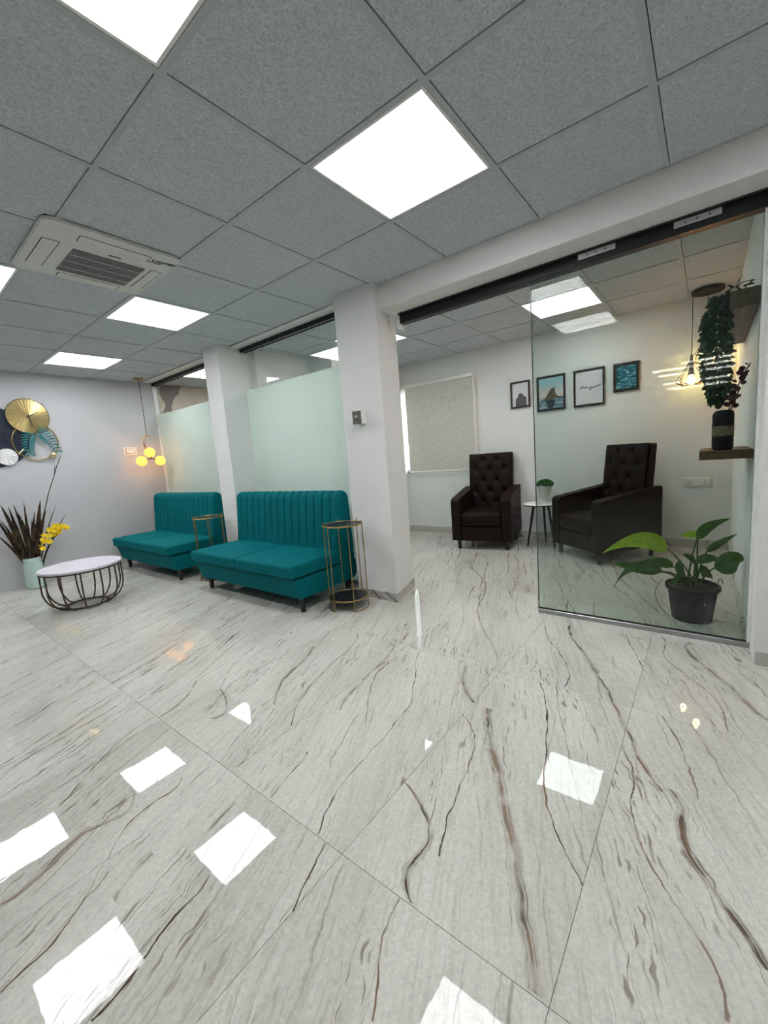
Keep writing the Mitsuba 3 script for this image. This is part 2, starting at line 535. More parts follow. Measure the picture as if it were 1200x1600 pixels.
struct('floor', box(XL - .1, XR + .1, YR - .1, YB + .1, -.06, -.0035), 'm_grout', 'pale grey floor of large polished marble tiles with brown veins')
tile_ = mikit.ply(cbox(.0005, .5995, .0005, 1.1995, -.0034, 0, .0007), 'm_floor')
for i in range(-9, 5):
    for j in range(-3, 4):
        x, y = -.835 + .6 * i, .718 + 1.2 * j
        if x > XR2 + .1 and y > 2.9: continue
        if x + .6 < XL or x > XR or y + 1.2 < YR or y > YB: continue
        part('floor', 'tile', tile_, None, xf=T().translate([x, y, 0]))

struct('ceiling', box(XL - .1, XR + .1, YR - .1, YB + .1, CEIL + .05, CEIL + .12), 'm_plenum', 'suspended ceiling of grey mineral tiles in a metal grid')
LIGHTS = [  # lower left corner of the cell, label
    (-1, -2, 'square ceiling light cut off by the top edge of the photo'),
    (-1, 0, 'large square ceiling light nearest the beam, above the middle of the room'),
    (-5, -2, 'square ceiling light cut by the left edge beside the air conditioner'),
    (-5, 0, 'square ceiling light touching the corner of the air conditioner'),
    (-8, 0, 'small far ceiling light closest to the grey wall with the clock'),
    (-8, -2, None), (2, 0, 'square ceiling light out of the frame, above the right column'), (2, -4, 'square ceiling light behind the camera')]
cells = set((i, j) for i, j, _ in LIGHTS)
cell_ac = {(-4, -1)}
Z0 = CEIL + .004
tiles_ = {}


def ceiling_tile(x0, x1, y0, y1):
    k = (round(x1 - x0, 3), round(y1 - y0, 3))
    if k not in tiles_: tiles_[k] = mikit.ply(box(0, k[0], 0, k[1], 0, .014), 'm_tile')
    part('ceiling', 'tile', tiles_[k], None, xf=T().translate([x0, y0, Z0]))


def runner(x0, x1, y0, y1):
    part('ceiling', 'runner', box(x0, x1, y0, y1, CEIL, CEIL + .02), 'm_tee')


def grid(xs, ys, skip):
    """Tiles between the grid lines xs and ys (room edges included); runners along the lines."""
    g, gd = .0122, .0150                     # the joint on the side of the entrance shows as a thin dark line
    for a, (x0, x1) in enumerate(zip(xs[:-1], xs[1:])):
        for y0, y1 in zip(ys[:-1], ys[1:]):
            i, j = round((x0 - GX) / .6), round((y0 - GY) / .6)
            if (x0, y0) in skip or min(x1 - x0, y1 - y0) < .05: continue
            ceiling_tile(x0 + (gd if x0 > xs[0] else 0), x1 - (g if x1 < xs[-1] else 0), y0 + (g if y0 > ys[0] else 0), y1 - (gd if y1 < ys[-1] else 0))
    for y in ys[1:-1]: runner(xs[0], xs[-1], y - .012, y + .012)
    for x in xs[1:-1]:
        for y0, y1 in zip(ys[:-1], ys[1:]): runner(x - .012, x + .012, y0 + .012, y1 - .012)


def lines(a, b, o):
    k = math.ceil((a - o) / .6 + 1e-6)
    out = [a]
    while o + .6 * k < b - 1e-6:
        out.append(round(o + .6 * k, 4)); k += 1
    return out + [b]


gx = lines(XL, XR, GX)
gy = lines(YR, 2.587, GY)
pos = lambda i, j: (round(GX + .6 * i, 4), round(GY + .6 * (j + 2), 4))
gy[-1] -= .007                             # shadow gap along the beam
grid(gx, gy, {pos(i, j) for i, j in cells | cell_ac})
R2L = [(-1, 3.928), (-4, 3.328)]
gy2 = [2.80, 3.328, 3.928, 4.528, YB]
hid = {(x, y) for x in (-3.9,) for y in (3.928, 4.528)}
grid(lines(-3.9, XR2, GX), gy2, {(round(GX + .6 * i, 4), y) for i, y in R2L} | hid)
CL = (-5.54, 2.80)
part('ceiling', 'tile', box(XL, -5.56, 2.8, 4.2, Z0, Z0 + .014), 'm_tile')
part('ceiling', 'tile', box(-4.92, -4.0, 2.8, 4.2, Z0, Z0 + .014), 'm_tile')
part('ceiling', 'tile', box(-5.54, -4.94, 3.44, 4.2, Z0, Z0 + .014), 'm_tile')
part('ceiling', 'border', box(XL, -1.92, 2.60, 2.80, CEIL - .001, CEIL + .03), 'm_wall_plain', lab='plain plastered border strip')

LIGHT_ALL = [(GX + .6 * i, GY + .6 * (j + 2), t) for i, j, t in LIGHTS]
LIGHT_ALL += [(GX - .6, 3.928, 'square ceiling light behind the glass panel, above the armchairs'),
              (GX - 2.4, 3.328, 'ceiling light mostly hidden behind the white column, in the room with the window blind'),
              (CL[0], CL[1] + .02, 'ceiling light seen above the frosted glass at the far left')]
for x, y, t in LIGHT_ALL:
    k = thing('ceiling_light', t or 'far left ceiling light, seen only mirrored at the floor left edge', 'ceiling light', 'square ceiling light panels')
    fr = cat([box(x + .014, x + .586, y + .014, y + .026, CEIL + .001, CEIL + .02), box(x + .014, x + .586, y + .574, y + .586, CEIL + .001, CEIL + .02),
              box(x + .014, x + .026, y + .026, y + .574, CEIL + .001, CEIL + .02), box(x + .574, x + .586, y + .026, y + .574, CEIL + .001, CEIL + .02)])
    part(k, 'frame', fr, 'm_white')
    d = numbered(k + '__diffuser')
    v = np.array([[x + .026, y + .026, CEIL + .006], [x + .574, y + .026, CEIL + .006], [x + .574, y + .574, CEIL + .006], [x + .026, y + .574, CEIL + .006]])
    glow(d, trimesh.Trimesh(v, [[0, 2, 1], [0, 3, 2]], process=False), (PANEL, PANEL * 1.0, PANEL * 1.02))

W = CEIL + .05
struct('wall_left', box(XL - .1, XL, YR, 2.79, 0, W), 'm_wall_grey', 'light grey plastered wall carrying the round gold clock')
struct('wall_cabin_left', box(XL - .1, XL, 2.79, 4.25, 0, W), 'm_beige', 'beige wall with brown patches seen above the frosted glass')
mur = [(2.865, 2.403), (3.14, 2.408), (3.10, 2.34), (3.087, 2.296), (3.03, 2.25), (2.99, 2.188), (2.975, 2.14), (2.956, 2.108), (2.962, 2.06), (2.934, 2.03), (2.88, 2.03), (2.818, 2.01),
       (2.85, 2.06), (2.878, 2.116), (2.86, 2.19), (2.815, 2.289), (2.83, 2.35)]
part('wall_cabin_left', 'brown_patch', extr(mur, .003, 'x', XL), 'm_mural_brown', lab='ragged dark brown patch')
for y in (2.80, 2.822, 2.84):
    part('wall_cabin_left', 'brown_line', extr([(y, 2.40), (y + .006, 2.40), (y + .004, 2.27 - 3 * (y - 2.8)), (y, 2.27)], .003, 'x', XL), 'm_mural_brown')
struct('wall_cabin_back', box(XL, -4.0, 4.2, 4.25, 0, W), 'm_beige', 'beige rear wall of the far cabin behind the frosted glass')
struct('wall_cabin_divider', box(-4.0, -3.9, 2.86, 4.2, 0, W), 'm_wall_plain', 'white wall behind the second column beyond the frosted glass')
WX0, WX1, WZ0, WZ1 = -3.515, -2.46, .93, 2.085
struct('wall_back', cat([box(-3.9, WX0, YB, YB + .14, 0, W), box(WX1, XR2 + .1, YB, YB + .14, 0, W), box(WX0, WX1, YB, YB + .14, 0, WZ0), box(WX0, WX1, YB, YB + .14, WZ1, W)]),
       'm_wall', 'white back wall of the room with the armchairs')
struct('wall_side', box(-3.9, -3.52, 3.65, YB, 0, W), 'm_wall', 'white left wall of the room with the window blind')
struct('wall_right', box(XR2, XR2 + .1, 2.9, YB, 0, W), 'm_wall', 'white right wall of the room with the armchairs, under the shelves')
struct('wall_rear', box(XL, XR, YR - .1, YR, 0, W), 'm_panel_dark', 'dark wall behind the camera')
struct('wall_front', box(.70, XR, 2.75, 2.90, 0, W), 'm_wall', 'white wall beyond the right column')
struct('wall_east', box(XR, XR + .1, YR, 2.9, 0, W), 'm_panel_mid', 'brown wall to the right of the camera')

col = [(-2.335, 2.505), (-1.925, 2.505), (-2.03, 2.89), (-2.335, 2.89)]
struct('column', extr(col, W, 'z', 0), 'm_wall', 'white square column in the middle, beside the tall side table')
struct('column', box(-4.245, -3.965, 2.46, 2.86, 0, W), 'm_wall', 'white square column between the two teal sofas')
struct('column', box(.20, .70, 2.60, 2.90, 0, W), 'm_wall_plain', 'white column at the right edge beside the glass panel')
struct('beam', box(-1.97, .20, 2.585, 2.785, 2.248, W), 'm_wall', 'white plastered beam above the glass panel and doorway')
# skirting of the columns and of the back room
bb = [(-2.343, 2.497), (-1.918, 2.497), (-2.024, 2.898), (-2.343, 2.898)]
struct('baseboard_column', extr(bb, .072, 'z', 0), 'm_base', 'grey marble skirting around the middle column')
struct('baseboard_column_right', box(.208, .705, 2.592, 2.62, 0, .07), 'm_base', 'grey marble skirting at the foot of the right column')
struct('baseboard_back', box(-3.52, XR2, YB - .012, YB, 0, .085), 'm_base', 'grey marble skirting along the back wall')
struct('baseboard_side', box(-3.52, -3.508, 3.65, YB - .012, 0, .085), 'm_base', 'grey marble skirting under the left wall of the back room')
struct('baseboard_right', box(XR2 - .012, XR2, 2.9, YB - .012, 0, .085), 'm_base', 'grey marble skirting under the right wall of the back room')

# window of the back room
k = struct('window_1', None, None, 'white framed window mostly covered by the roller blind')
fw = .03
part(k, 'frame', cat([box(WX0, WX0 + fw * .4, YB + .05, YB + .09, WZ0, WZ1), box(WX1 - fw, WX1, YB + .05, YB + .09, WZ0, WZ1), box(WX0, WX1, YB + .05, YB + .09, WZ1 - fw, WZ1),
                      box(WX0, WX1, YB + .05, YB + .09, WZ0, WZ0 + fw)]), 'm_alu')
part(k, 'pane', box(WX0 + .012, WX1 - fw, YB + .068, YB + .069, WZ0 + fw, WZ1 - fw), 'm_glass_clear')
part(k, 'sill', cbox(WX0, WX1 + .02, YB - .03, YB + .05, WZ0 - .03, WZ0 + .004, .003), 'm_white')

# frosted partitions between the columns, with their ceiling rails
for n, (x0, x1, where) in enumerate(((XL + .004, -4.249, 'at the far left beside the grey wall'), (-3.961, -2.339, 'between the two white columns'))):
    k = thing('glass_partition', 'fixed glass partition with frosted lower part %s' % where, 'glass partition', 'frosted glass partitions')
    part(k, 'frosted_pane', box(x0, x1, YP - .004, YP + .001, .01, 1.98), 'm_frost', lab='pale green frosted glass')
    part(k, 'clear_pane', box(x0, x1, YP - .0005, YP + .0005, 1.98, CEIL - .035), 'm_glass_clear', lab='clear glass')
    part(k, 'top_rail', cat([box(x0, x1, YP - .030, YP - .022, CEIL - .042, CEIL - .001), box(x0, x1, YP + .022, YP + .030, CEIL - .042, CEIL - .001)]), 'm_alu_dark', lab='dark rail lip')
    part(k, 'rail_channel', box(x0, x1, YP - .022, YP + .022, CEIL - .034, CEIL - .002), 'm_alu', lab='grey aluminium channel')
    part(k, 'bottom_channel', cbox(x0, x1, YP - .018, YP + .018, 0, .028, .003), 'm_alu')
    if n == 0: part(k, 'edge_trim', box(XL + .0005, XL + .012, YP - .03, YP + .02, .028, CEIL - .042), 'm_white', lab='white edge strip')

# the glass panel on the right with its dark header
k = thing('glass_panel', 'tall clear glass panel with dark header beside the open doorway on the right', 'glass panel')
GX0, GX1 = -.905, .196
part(k, 'pane', box(GX0, GX1, YG - .0005, YG + .0005, .03, 2.17), 'm_glass', lab='large clear greenish pane')
part(k, 'edge', box(GX0 - .004, GX0, YG - .005, YG + .005, .03, 2.20), 'm_glass_edge', lab='dark green polished edge')
part(k, 'header', cbox(-1.915, .199, YG - .012, YG + .055, 2.176, 2.262, .003), 'm_alu_dark', lab='black door header rail')
part(k, 'header_lip', box(-1.915, .199, YG - .035, YG - .014, 2.238, 2.2475), 'm_black', lab='black upper lip')
for a, b in ((at(904, 400, y=YG), at(963, 385, y=YG)), (at(1053, 345, y=YG), at(1129, 322, y=YG))):
    h = part(k, 'patch_plate', cbox(a[0], b[0], YG - .024, YG - .0125, 2.205, 2.237, .002), 'm_alu', lab='grey clamp plate')
    for s in (.25, .5, .75):
        x = a[0] + s * (b[0] - a[0])
        part(h, 'screw', lathe([(0, 0), (.004, 0), (.004, .002), (0, .002)], 10).apply_transform(trimesh.transformations.rotation_matrix(math.pi / 2, [1, 0, 0])).apply_translation((x, YG - .0235, 2.221)), 'm_black')
part(k, 'bottom_channel', cbox(GX0 - .004, GX1, YG - .016, YG + .012, 0, .03, .003), 'm_alu', lab='grey aluminium floor channel')
part(k, 'bottom_gasket', box(GX0 - .004, GX1, YG - .006, YG + .006, .03, .036), 'm_black')
part(k, 'side_channel', box(.186, .1995, YG - .014, YG + .012, .03, 2.17), 'm_white', lab='white side channel')
part(k, 'end_bracket', cbox(-1.948, -1.917, YG - .012, YG + .06, 2.15, 2.245, .003), 'm_white', lab='white bracket of the header')

# ------------------------------------------------------------------ sofas
SOFA_X, SOFA_W = (-2.425, -4.43), 1.525


def sofa_back(w, m=15):
    """The backrest: a padded profile swept along x, with upright channels stitched in its front."""
    prof = []
    for t in np.linspace(0, 1, 14): prof.append((2.395 + .045 * t, .36 + .475 * t))      # front, leaning back
    for a in np.linspace(0, math.pi, 16)[1:]: prof.append((2.515 - .072 * math.cos(a), .838 + .068 * math.sin(a)))
    prof += [(2.592, .70), (2.60, .40), (2.60, .14), (2.54, .135), (2.44, .20), (2.41, .30)]
    p = np.array(prof)
    g = np.gradient(p, axis=0)
    nrm = np.stack([-g[:, 1], g[:, 0]], 1)
    nrm /= np.linalg.norm(nrm, axis=1, keepdims=True)
    c = np.array([2.51, .62])
    nrm *= np.sign(((p - c) * nrm).sum(1))[:, None]
    e = np.array([0, .003, .008, .016, .028, .042])
    ph_ = np.array([.02, .05, .09, .15, .28, .42, .58, .72, .85, .91, .95, .98])
    inner = np.concatenate([np.r_[i, i + ph_] * w / m for i in range(m)])
    xs = np.concatenate([e, inner[(inner > .048) & (inner < w - .048)], w - e[::-1]])
    k = np.arange(len(p))
    padded = np.clip((k - 1) / 3, 0, 1) * np.clip((27 - k) / 4, 0, 1)
    r = .042
    rows = []
    for x in xs:
        d = min(x, w - x)
        ins = r - math.sqrt(max(r * r - (r - min(d, r)) ** 2, 0))
        ph = (x / (w / m)) % 1.0
        q = abs(ph - .5) * 2
        dip = .0 if d < .03 else .016 * max(0, (q - .80) / .20) ** 1.3 + .006 * q ** 2
        rows.append(np.c_[np.full(len(p), x), p - nrm * (ins * .8 + dip * padded)[:, None]] if np.ndim(dip * padded) else None)
    v = np.array(rows)
    n0 = len(p)
    f = grid_faces(len(xs), n0, False, True)
    vv = v.reshape(-1, 3)
    c0, c1 = v[0].mean(0), v[-1].mean(0)
    vv = np.vstack([vv, c0, c1])
    a = np.arange(n0)
    o = (len(xs) - 1) * n0
    f = np.vstack([f, np.stack([(a + 1) % n0, a, a * 0 + len(vv) - 2], 1), np.stack([o + a, o + (a + 1) % n0, a * 0 + len(vv) - 1], 1)])
    m_ = trimesh.Trimesh(vv, f, process=False)
    m_.fix_normals()
    return m_


def sofa(x1, text):
    x0 = x1 - SOFA_W
    w = SOFA_W
    k = thing('sofa', text, 'sofa', 'teal armless sofas')
    # plinth: its front leans back towards the floor
    s = [(1.912, .284), (1.958, .122), (2.55, .122), (2.60, .16), (2.60, .284)]
    part(k, 'base', trimesh.convex.convex_hull(np.array([(x0 + dx, y + dy, z) for (y, z) in s for dx, dy in ((.016, .008), (.024, 0), (w - .024, 0), (w - .016, .008))])), 'm_teal', True and 20)
    for i in range(2):
        m = rbox(w / 2 - .005, .60, .104, .022, .014)
        part(k, 'seat_cushion', moved(m, x0 + w * (.25 + .5 * i), 1.88 + .30, .346), 'm_teal', 50)
    part(k, 'backrest', moved(sofa_back(w), x0), 'm_teal', 40, lab='teal backrest stitched in upright channels')
    lg = lathe([(0, 0), (.017, 0), (.027, .118), (0, .126)], 14)
    for x in (x0 + .10, x1 - .06):
        for y in (2.005, 2.53):
            part(k, 'leg', moved(lg, x, y, 0), 'm_black', 40, lab='black tapered leg')
    return k


sofa(SOFA_X[0], 'teal two-seat sofa with channelled back, nearer one between the two white columns')
sofa(SOFA_X[1], 'teal two-seat sofa with channelled back, farther one against the grey wall')

# ------------------------------------------------------------------ slim brass side tables


def rod_table(x, y, ztop, text, rot):
    k = thing('side_table', text, 'side table', 'slim brass side tables')
    R = .152
    for z, nm in ((ztop, 'table_top'), (.088, 'lower_shelf')):
        part(k, nm, lathe([(0, z - .006), (R - .004, z - .006), (R - .004, z), (0, z)], 40, (x, y, 0)), 'm_black', 40, lab='black glass disc')
        part(k, 'ring', ring((x, y, z - .002), R, .0065, 44), 'm_gold_dull', True, lab='brass rim')
    for i in range(6):
        a = rot + i * math.pi / 3
        ux, uy = math.cos(a), math.sin(a)
        part(k, 'rod', tube([(x + ux * (R + .005), y + uy * (R + .005), z) for z in (.004, .2, .5, ztop + .022)], .0042, 7), 'm_gold_dull', True, lab='brass upright rod')
    for i in range(3):
        a0 = rot + (2 * i) * math.pi / 3
        a1 = rot + (2 * i + 1) * math.pi / 3
        p = [(x + (R + .005) * math.cos(a), y + (R + .005) * math.sin(a), .004) for a in np.linspace(a0, a1, 10)]
        part(k, 'foot', tube(p, .004, 6), 'm_gold_dull', True, lab='brass curved foot')


rod_table(-2.232, 2.268, .668, 'tall brass rod side table with black glass discs in front of the middle column', math.radians(328))
rod_table(-4.185, 2.235, .668, 'brass rod side table half hidden between the two teal sofas', math.radians(328))

# ------------------------------------------------------------------ coffee table
CT = np.array([-4.60, 1.165])
k = thing('coffee_table', 'round coffee table with white top on a black wire cage base', 'coffee table')
part(k, 'table_top', lathe([(0, .362), (.318, .362), (.325, .367), (.325, .381), (.32, .385), (0, .385)], 64, (*CT, 0)), 'm_table_white', 35, lab='white round table top')
part(k, 'top_ring', ring((*CT, .356), .312, .007, 56), 'm_bronze', True, lab='dark metal ring')
part(k, 'base_ring', ring((*CT, .009), .165, .007, 44), 'm_bronze', True, lab='dark metal ring')
for i in range(13):
    a = 2 * math.pi * i / 13 + .18
    q = [(.312, .356), (.312, .25), (.312, .20)] + [(.165 + .147 * math.cos(b), .20 - .191 * math.sin(b) * 1.0) for b in np.linspace(.12, math.pi / 2, 10)]
    part(k, 'rod', tube([(CT[0] + r * math.cos(a), CT[1] + r * math.sin(a), z) for r, z in q], .0065, 7), 'm_bronze', True, lab='curved dark metal rod')

# ------------------------------------------------------------------ floor vase with dried stems and yellow flowers
VX, VY = -5.93, 1.065
single('floor_vase', lathe([(0, 0), (.070, 0), (.084, .012), (.090, .06), (.091, .16), (.087, .27), (.081, .305), (.0835, .31), (.0835, .318), (.080, .322), (.0805, .350), (.074, .350), (.072, .30), (.078, .16), (.06, .02), (0, .015)], 40, (VX, VY, 0)),
       'm_mint', 'mint green ceramic floor vase behind the coffee table against the grey wall', 'vase', 40)
k = thing('dried_grass', 'dark dried grass blades standing in the mint floor vase', 'dried grass')
BL = [(0, 788, .045), (0, 812, .03), (13, 792, .04), (20, 786, .028), (37, 783, .026), (44, 818, .022), (63, 781, .05), (72, 796, .045), (88, 788, .012), (104, 802, .014), (-14, 800, .03), (28, 800, .05), (54, 800, .035), (50, 810, .03), (-6, 835, .026), (58, 812, .05), (35, 812, .045)]
for i, (px, py, wd) in enumerate(BL):
    tip = at(px, py, x=VX + .02 + .03 * ((i * 7) % 5 - 2))
    b0 = np.array([VX + .022 * math.cos(i * 2.4), VY + .022 * math.sin(i * 2.4), .05])
    mid = b0 * .5 + tip * .5 + np.array([0, 0, .06])
    mid[:2] = b0[:2] * .62 + tip[:2] * .38
    part(k, 'blade', leaf(b0, mid, tip, wd * 1.15, (.25, 1, 0), .35, 11, .95, .3), 'm_dry')
k = thing('twig', 'tall thin dark twig rising from the mint floor vase', 'twig')
tp = at(94.5, 713, x=VX + .03)
p = bez((VX + .01, VY + .02, .05), (VX + .02, VY + .06, .65), tp, 16)
p[3:-1, 1] += .003 * np.sin(np.arange(12) * 2.1)
part(k, 'stem', tube(p, np.linspace(.0065, .003, 16), 6), 'm_twig', True)
p2 = at(86, 727, x=VX + .03)
part(k, 'side_shoot', tube([p[-3], p[-3] * .4 + p2 * .6 + [0, .0, -.004], p2], [.004, .004, .003], 6), 'm_twig', True)
p3 = at(78, 783, x=VX + .03)
part(k, 'knot', trimesh.creation.icosphere(2, .010).apply_translation(p[8]), 'm_twig', True)
k = thing('yellow_flower_stem', 'stem of bright yellow flowers leaning right in the mint floor vase', 'flowers')
st = bez((VX + .02, VY + .03, .05), at(70, 845, x=VX + .05), at(100, 823, x=VX + .05), 10)
part(k, 'stem', tube(st, .004, 6), 'm_twig', True)
r_ = np.random.default_rng(4)


def blossom(c, s, nrm):
    """Five rounded petals around a middle."""
    nrm = np.asarray(nrm, float) / np.linalg.norm(nrm)
    a = np.cross(nrm, [0, 0, 1.0]); a /= np.linalg.norm(a)
    b = np.cross(nrm, a)
    ms = []
    for q in range(5):
        t = q * 2 * math.pi / 5
        d = a * math.cos(t) + b * math.sin(t)
        ms.append(leaf(c, c + d * s * .6 + nrm * s * .35, c + d * s + nrm * s * .15, s * .9, np.cross(nrm, d), .2, 5, .7, .3))
    return cat(ms)


for px, py, s in [(67, 857, .034), (63, 851, .02), (70, 846, .04), (77, 846, .038), (74, 838, .036), (68, 836, .03), (82, 835, .042), (77, 828, .036), (86, 828, .045), (92, 823, .045), (92, 831, .04), (98, 823, .04), (103, 824, .034), (106, 825, .026), (85, 822, .034), (88, 836, .03), (66, 843, .026)]:
    c = at(px, py, x=VX + .05 + r_.uniform(-.02, .03))
    part(k, 'flower', blossom(c, s, (.8, -.4 + r_.uniform(-.4, .4), .3 + r_.uniform(-.3, .3))), 'm_yellow', lab='yellow blossom')

# ------------------------------------------------------------------ wall clock on the grey wall
k = thing('wall_clock', 'round pleated gold wall clock with ring, teal leaves and dark disc on the grey wall', 'clock')


def pleated(cy, cz, R, x, depth, n, cone):
    a = np.arange(2 * n) * math.pi / n
    rows = []
    for r in (0.02, .25, .6, 1.0):
        z = cone * (1 - r) + depth * r * np.where(np.arange(2 * n) % 2, 1, 0)
        rows.append(np.stack([x + z, cy + R * r * np.cos(a), cz + R * r * np.sin(a)], 1))
    back = np.stack([np.full(2 * n, XL + .001), cy + R * np.cos(a) * .97, cz + R * np.sin(a) * .97], 1)
    v = np.vstack([rows[0].mean(0)[None] + [cone * .02, 0, 0], *rows, back])
    m = 2 * n
    i = np.arange(m)
    f = [np.stack([i * 0, 1 + i, 1 + (i + 1) % m], 1)]
    for q in range(4):
        o = 1 + q * m
        f.append(np.stack([o + i, o + m + i, o + m + (i + 1) % m], 1))
        f.append(np.stack([o + i, o + m + (i + 1) % m, o + (i + 1) % m], 1))
    t = trimesh.Trimesh(v, np.vstack(f), process=False)
    t.fix_normals()
    return t


part(k, 'navy_disc', lathe([(0, 0), (.33, 0), (.33, .014), (.325, .018), (0, .018)], 60).apply_transform(trimesh.transformations.rotation_matrix(math.pi / 2, [0, 1, 0])).apply_translation((XL + .001, .965, 1.70)), 'm_navy', 35, lab='dark navy disc')
part(k, 'gold_face', pleated(1.305, 1.926, .192, XL + .035, .019, 32, .014), 'm_gold', lab='pleated gold clock face')
part(k, 'face_rim', ring((XL + .036, 1.305, 1.926), .192, .005, 60, 6, 'x'), 'm_black', True)
hx = XL + .073
for (y1, z1, w, nm) in ((1.392, 1.968, .011, 'hour_hand'), (1.318, 1.806, .009, 'minute_hand')):
    c, d = np.array([1.305, 1.922]), np.array([y1, z1]) - np.array([1.305, 1.922])
    L = np.linalg.norm(d); d /= L
    s = np.array([-d[1], d[0]]) * w / 2
    q = [c - d * .028 - s, c + d * L - s * .6, c + d * L + s * .6, c - d * .028 + s]
    part(k, nm, extr([tuple(a) for a in q], .003, 'x', hx), 'm_black', lab='black clock hand')
    hx += .004
part(k, 'ring', ring((XL + .022, 1.335, 1.640), .208, .0062, 64, 8, 'x'), 'm_gold_dull', True, lab='thin gold ring')
part(k, 'white_disc', pleated(1.062, 1.478, .092, XL + .022, .016, 18, .006), 'm_white', lab='pleated white disc')
part(k, 'ball', trimesh.creation.icosphere(3, .034).apply_translation((XL + .045, 1.468, 1.482)), 'm_gold', True, lab='small gold ball')
part(k, 'mount', tube([(XL + .03, 1.16, 1.50), (XL + .035, 1.215, 1.56)], .008, 8), 'm_gold', True)
sp = part(k, 'leaf_spray', tube(bez((XL + .03, 1.27, 1.50), (XL + .05, 1.24, 1.62), (XL + .04, 1.33, 1.735), 10), .004, 6), 'm_teal_leaf', True, lab='teal leaf stem')


def frond(p0, p1, p2, n, L):
    c = bez(p0, p1, p2, n)
    for i in range(1, n):
        d = c[i] - c[i - 1]; d /= np.linalg.norm(d)
        s = np.cross(d, [1, 0, 0])
        for sg in (-1, 1):
            e = d * .55 + s * sg * .85
            l = L * (1 - .45 * i / n)
            part(sp, 'leaf', leaf(c[i], c[i] + e * l * .5 + np.array([.012, 0, 0]), c[i] + e * l, .019, np.cross(e, [1, 0, 0]), .2, 5), 'm_teal_leaf')


frond(np.array((XL + .04, 1.33, 1.75)), np.array((XL + .05, 1.24, 1.66)), np.array((XL + .035, 1.262, 1.50)), 11, .10)
frond(np.array((XL + .04, 1.33, 1.76)), np.array((XL + .05, 1.44, 1.74)), np.array((XL + .035, 1.515, 1.53)), 11, .10)

# ------------------------------------------------------------------ light switch, call point
k = thing('light_switch', 'white switch plate on the grey wall left of the globe pendant', 'light switch')
part(k, 'plate', cbox(XL + .0005, XL + .012, 2.232, 2.400, 1.435, 1.545, .004), 'm_white_warm')
part(k, 'rocker', cbox(XL + .012, XL + .017, 2.265, 2.367, 1.462, 1.518, .002), 'm_white')
part(k, 'groove', box(XL + .012, XL + .0125, 2.258, 2.374, 1.455, 1.525), 'm_grey_slat')
k = thing('call_point', 'small square metal fronted box on the middle white column', 'wall box')
part(k, 'box', cbox(-2.182, -2.098, 2.448, 2.5045, 1.428, 1.524, .003), 'm_white_warm')
part(k, 'face', cbox(-2.184, -2.096, 2.442, 2.448, 1.426, 1.526, .002), 'm_steel', lab='brushed metal face')
part(k, 'knob', trimesh.creation.icosphere(2, .013).apply_translation((-2.14, 2.438, 1.48)), 'm_steel', True)
for x, z in ((-2.172, 1.438), (-2.108, 1.438), (-2.172, 1.514), (-2.108, 1.514)):
    part(k, 'screw', trimesh.creation.icosphere(1, .005).apply_translation((x, 2.441, z)), 'm_bronze', True)
part(k, 'recess', extr([(-2.168, 1.45), (-2.14, 1.468), (-2.112, 1.45), (-2.14, 1.458)], .001, 'y', 2.441), 'm_bronze')

# ------------------------------------------------------------------ pendant lamp with three globes
PX, PY = -5.872, 2.458
k = thing('globe_pendant', 'brass pendant lamp with three glowing globes in the corner above the far sofa', 'pendant lamp')
part(k, 'canopy', lathe([(0, CEIL), (.056, CEIL), (.058, CEIL - .010), (.05, CEIL - .02), (0, CEIL - .022)], 30, (PX, PY, 0)), 'm_gold_dull', 40, lab='brass ceiling cup')
part(k, 'cord', tube([(PX, PY, CEIL - .02), (PX, PY, 1.68)], .0035, 6), 'm_black', True, lab='dark hanging cord')
g0, g1, g2 = at(234, 707, x=-5.87), at(221.5, 720.5, x=-5.87), at(250.5, 719.5, x=-5.87)
hook = np.vstack([bez(g0 + [0, -.035, .05], at(221.5, 690, x=-5.87), at(226.5, 681.5, x=-5.87), 10), bez(at(226.5, 681.5, x=-5.87), at(231, 679.5, x=-5.87), at(235.5, 682.5, x=-5.87), 6)[1:]])
part(k, 'hook', tube(hook, np.linspace(.012, .007, len(hook)), 10), 'm_copper', True, lab='curved copper arm')
hub = at(236, 716, x=-5.85)
for c in (g0, g1, g2):
    g = numbered(k + '__globe')
    glow(g, trimesh.creation.icosphere(4, .066).apply_translation(c), (2.3, .90, .16), 'm_globe', smooth=True)
    label(g, 'glowing amber globe')
    part(k, 'arm', tube([hub, c + (hub - c) * .62 / max(np.linalg.norm(hub - c) / .066, 1)], .006, 8), 'm_bronze', True)
scene['globe_pendant_light'] = {'type': 'point', 'position': [float(hub[0]), float(hub[1]), float(hub[2]) - .03], 'intensity': rgb(.15, .062, .014)}
part(k, 'hub', tube([hub + [0, -.02, -.012], hub, hub + [.0, .012, .045]], [.007, .009, .007], 8), 'm_bronze', True, lab='dark brass hub')

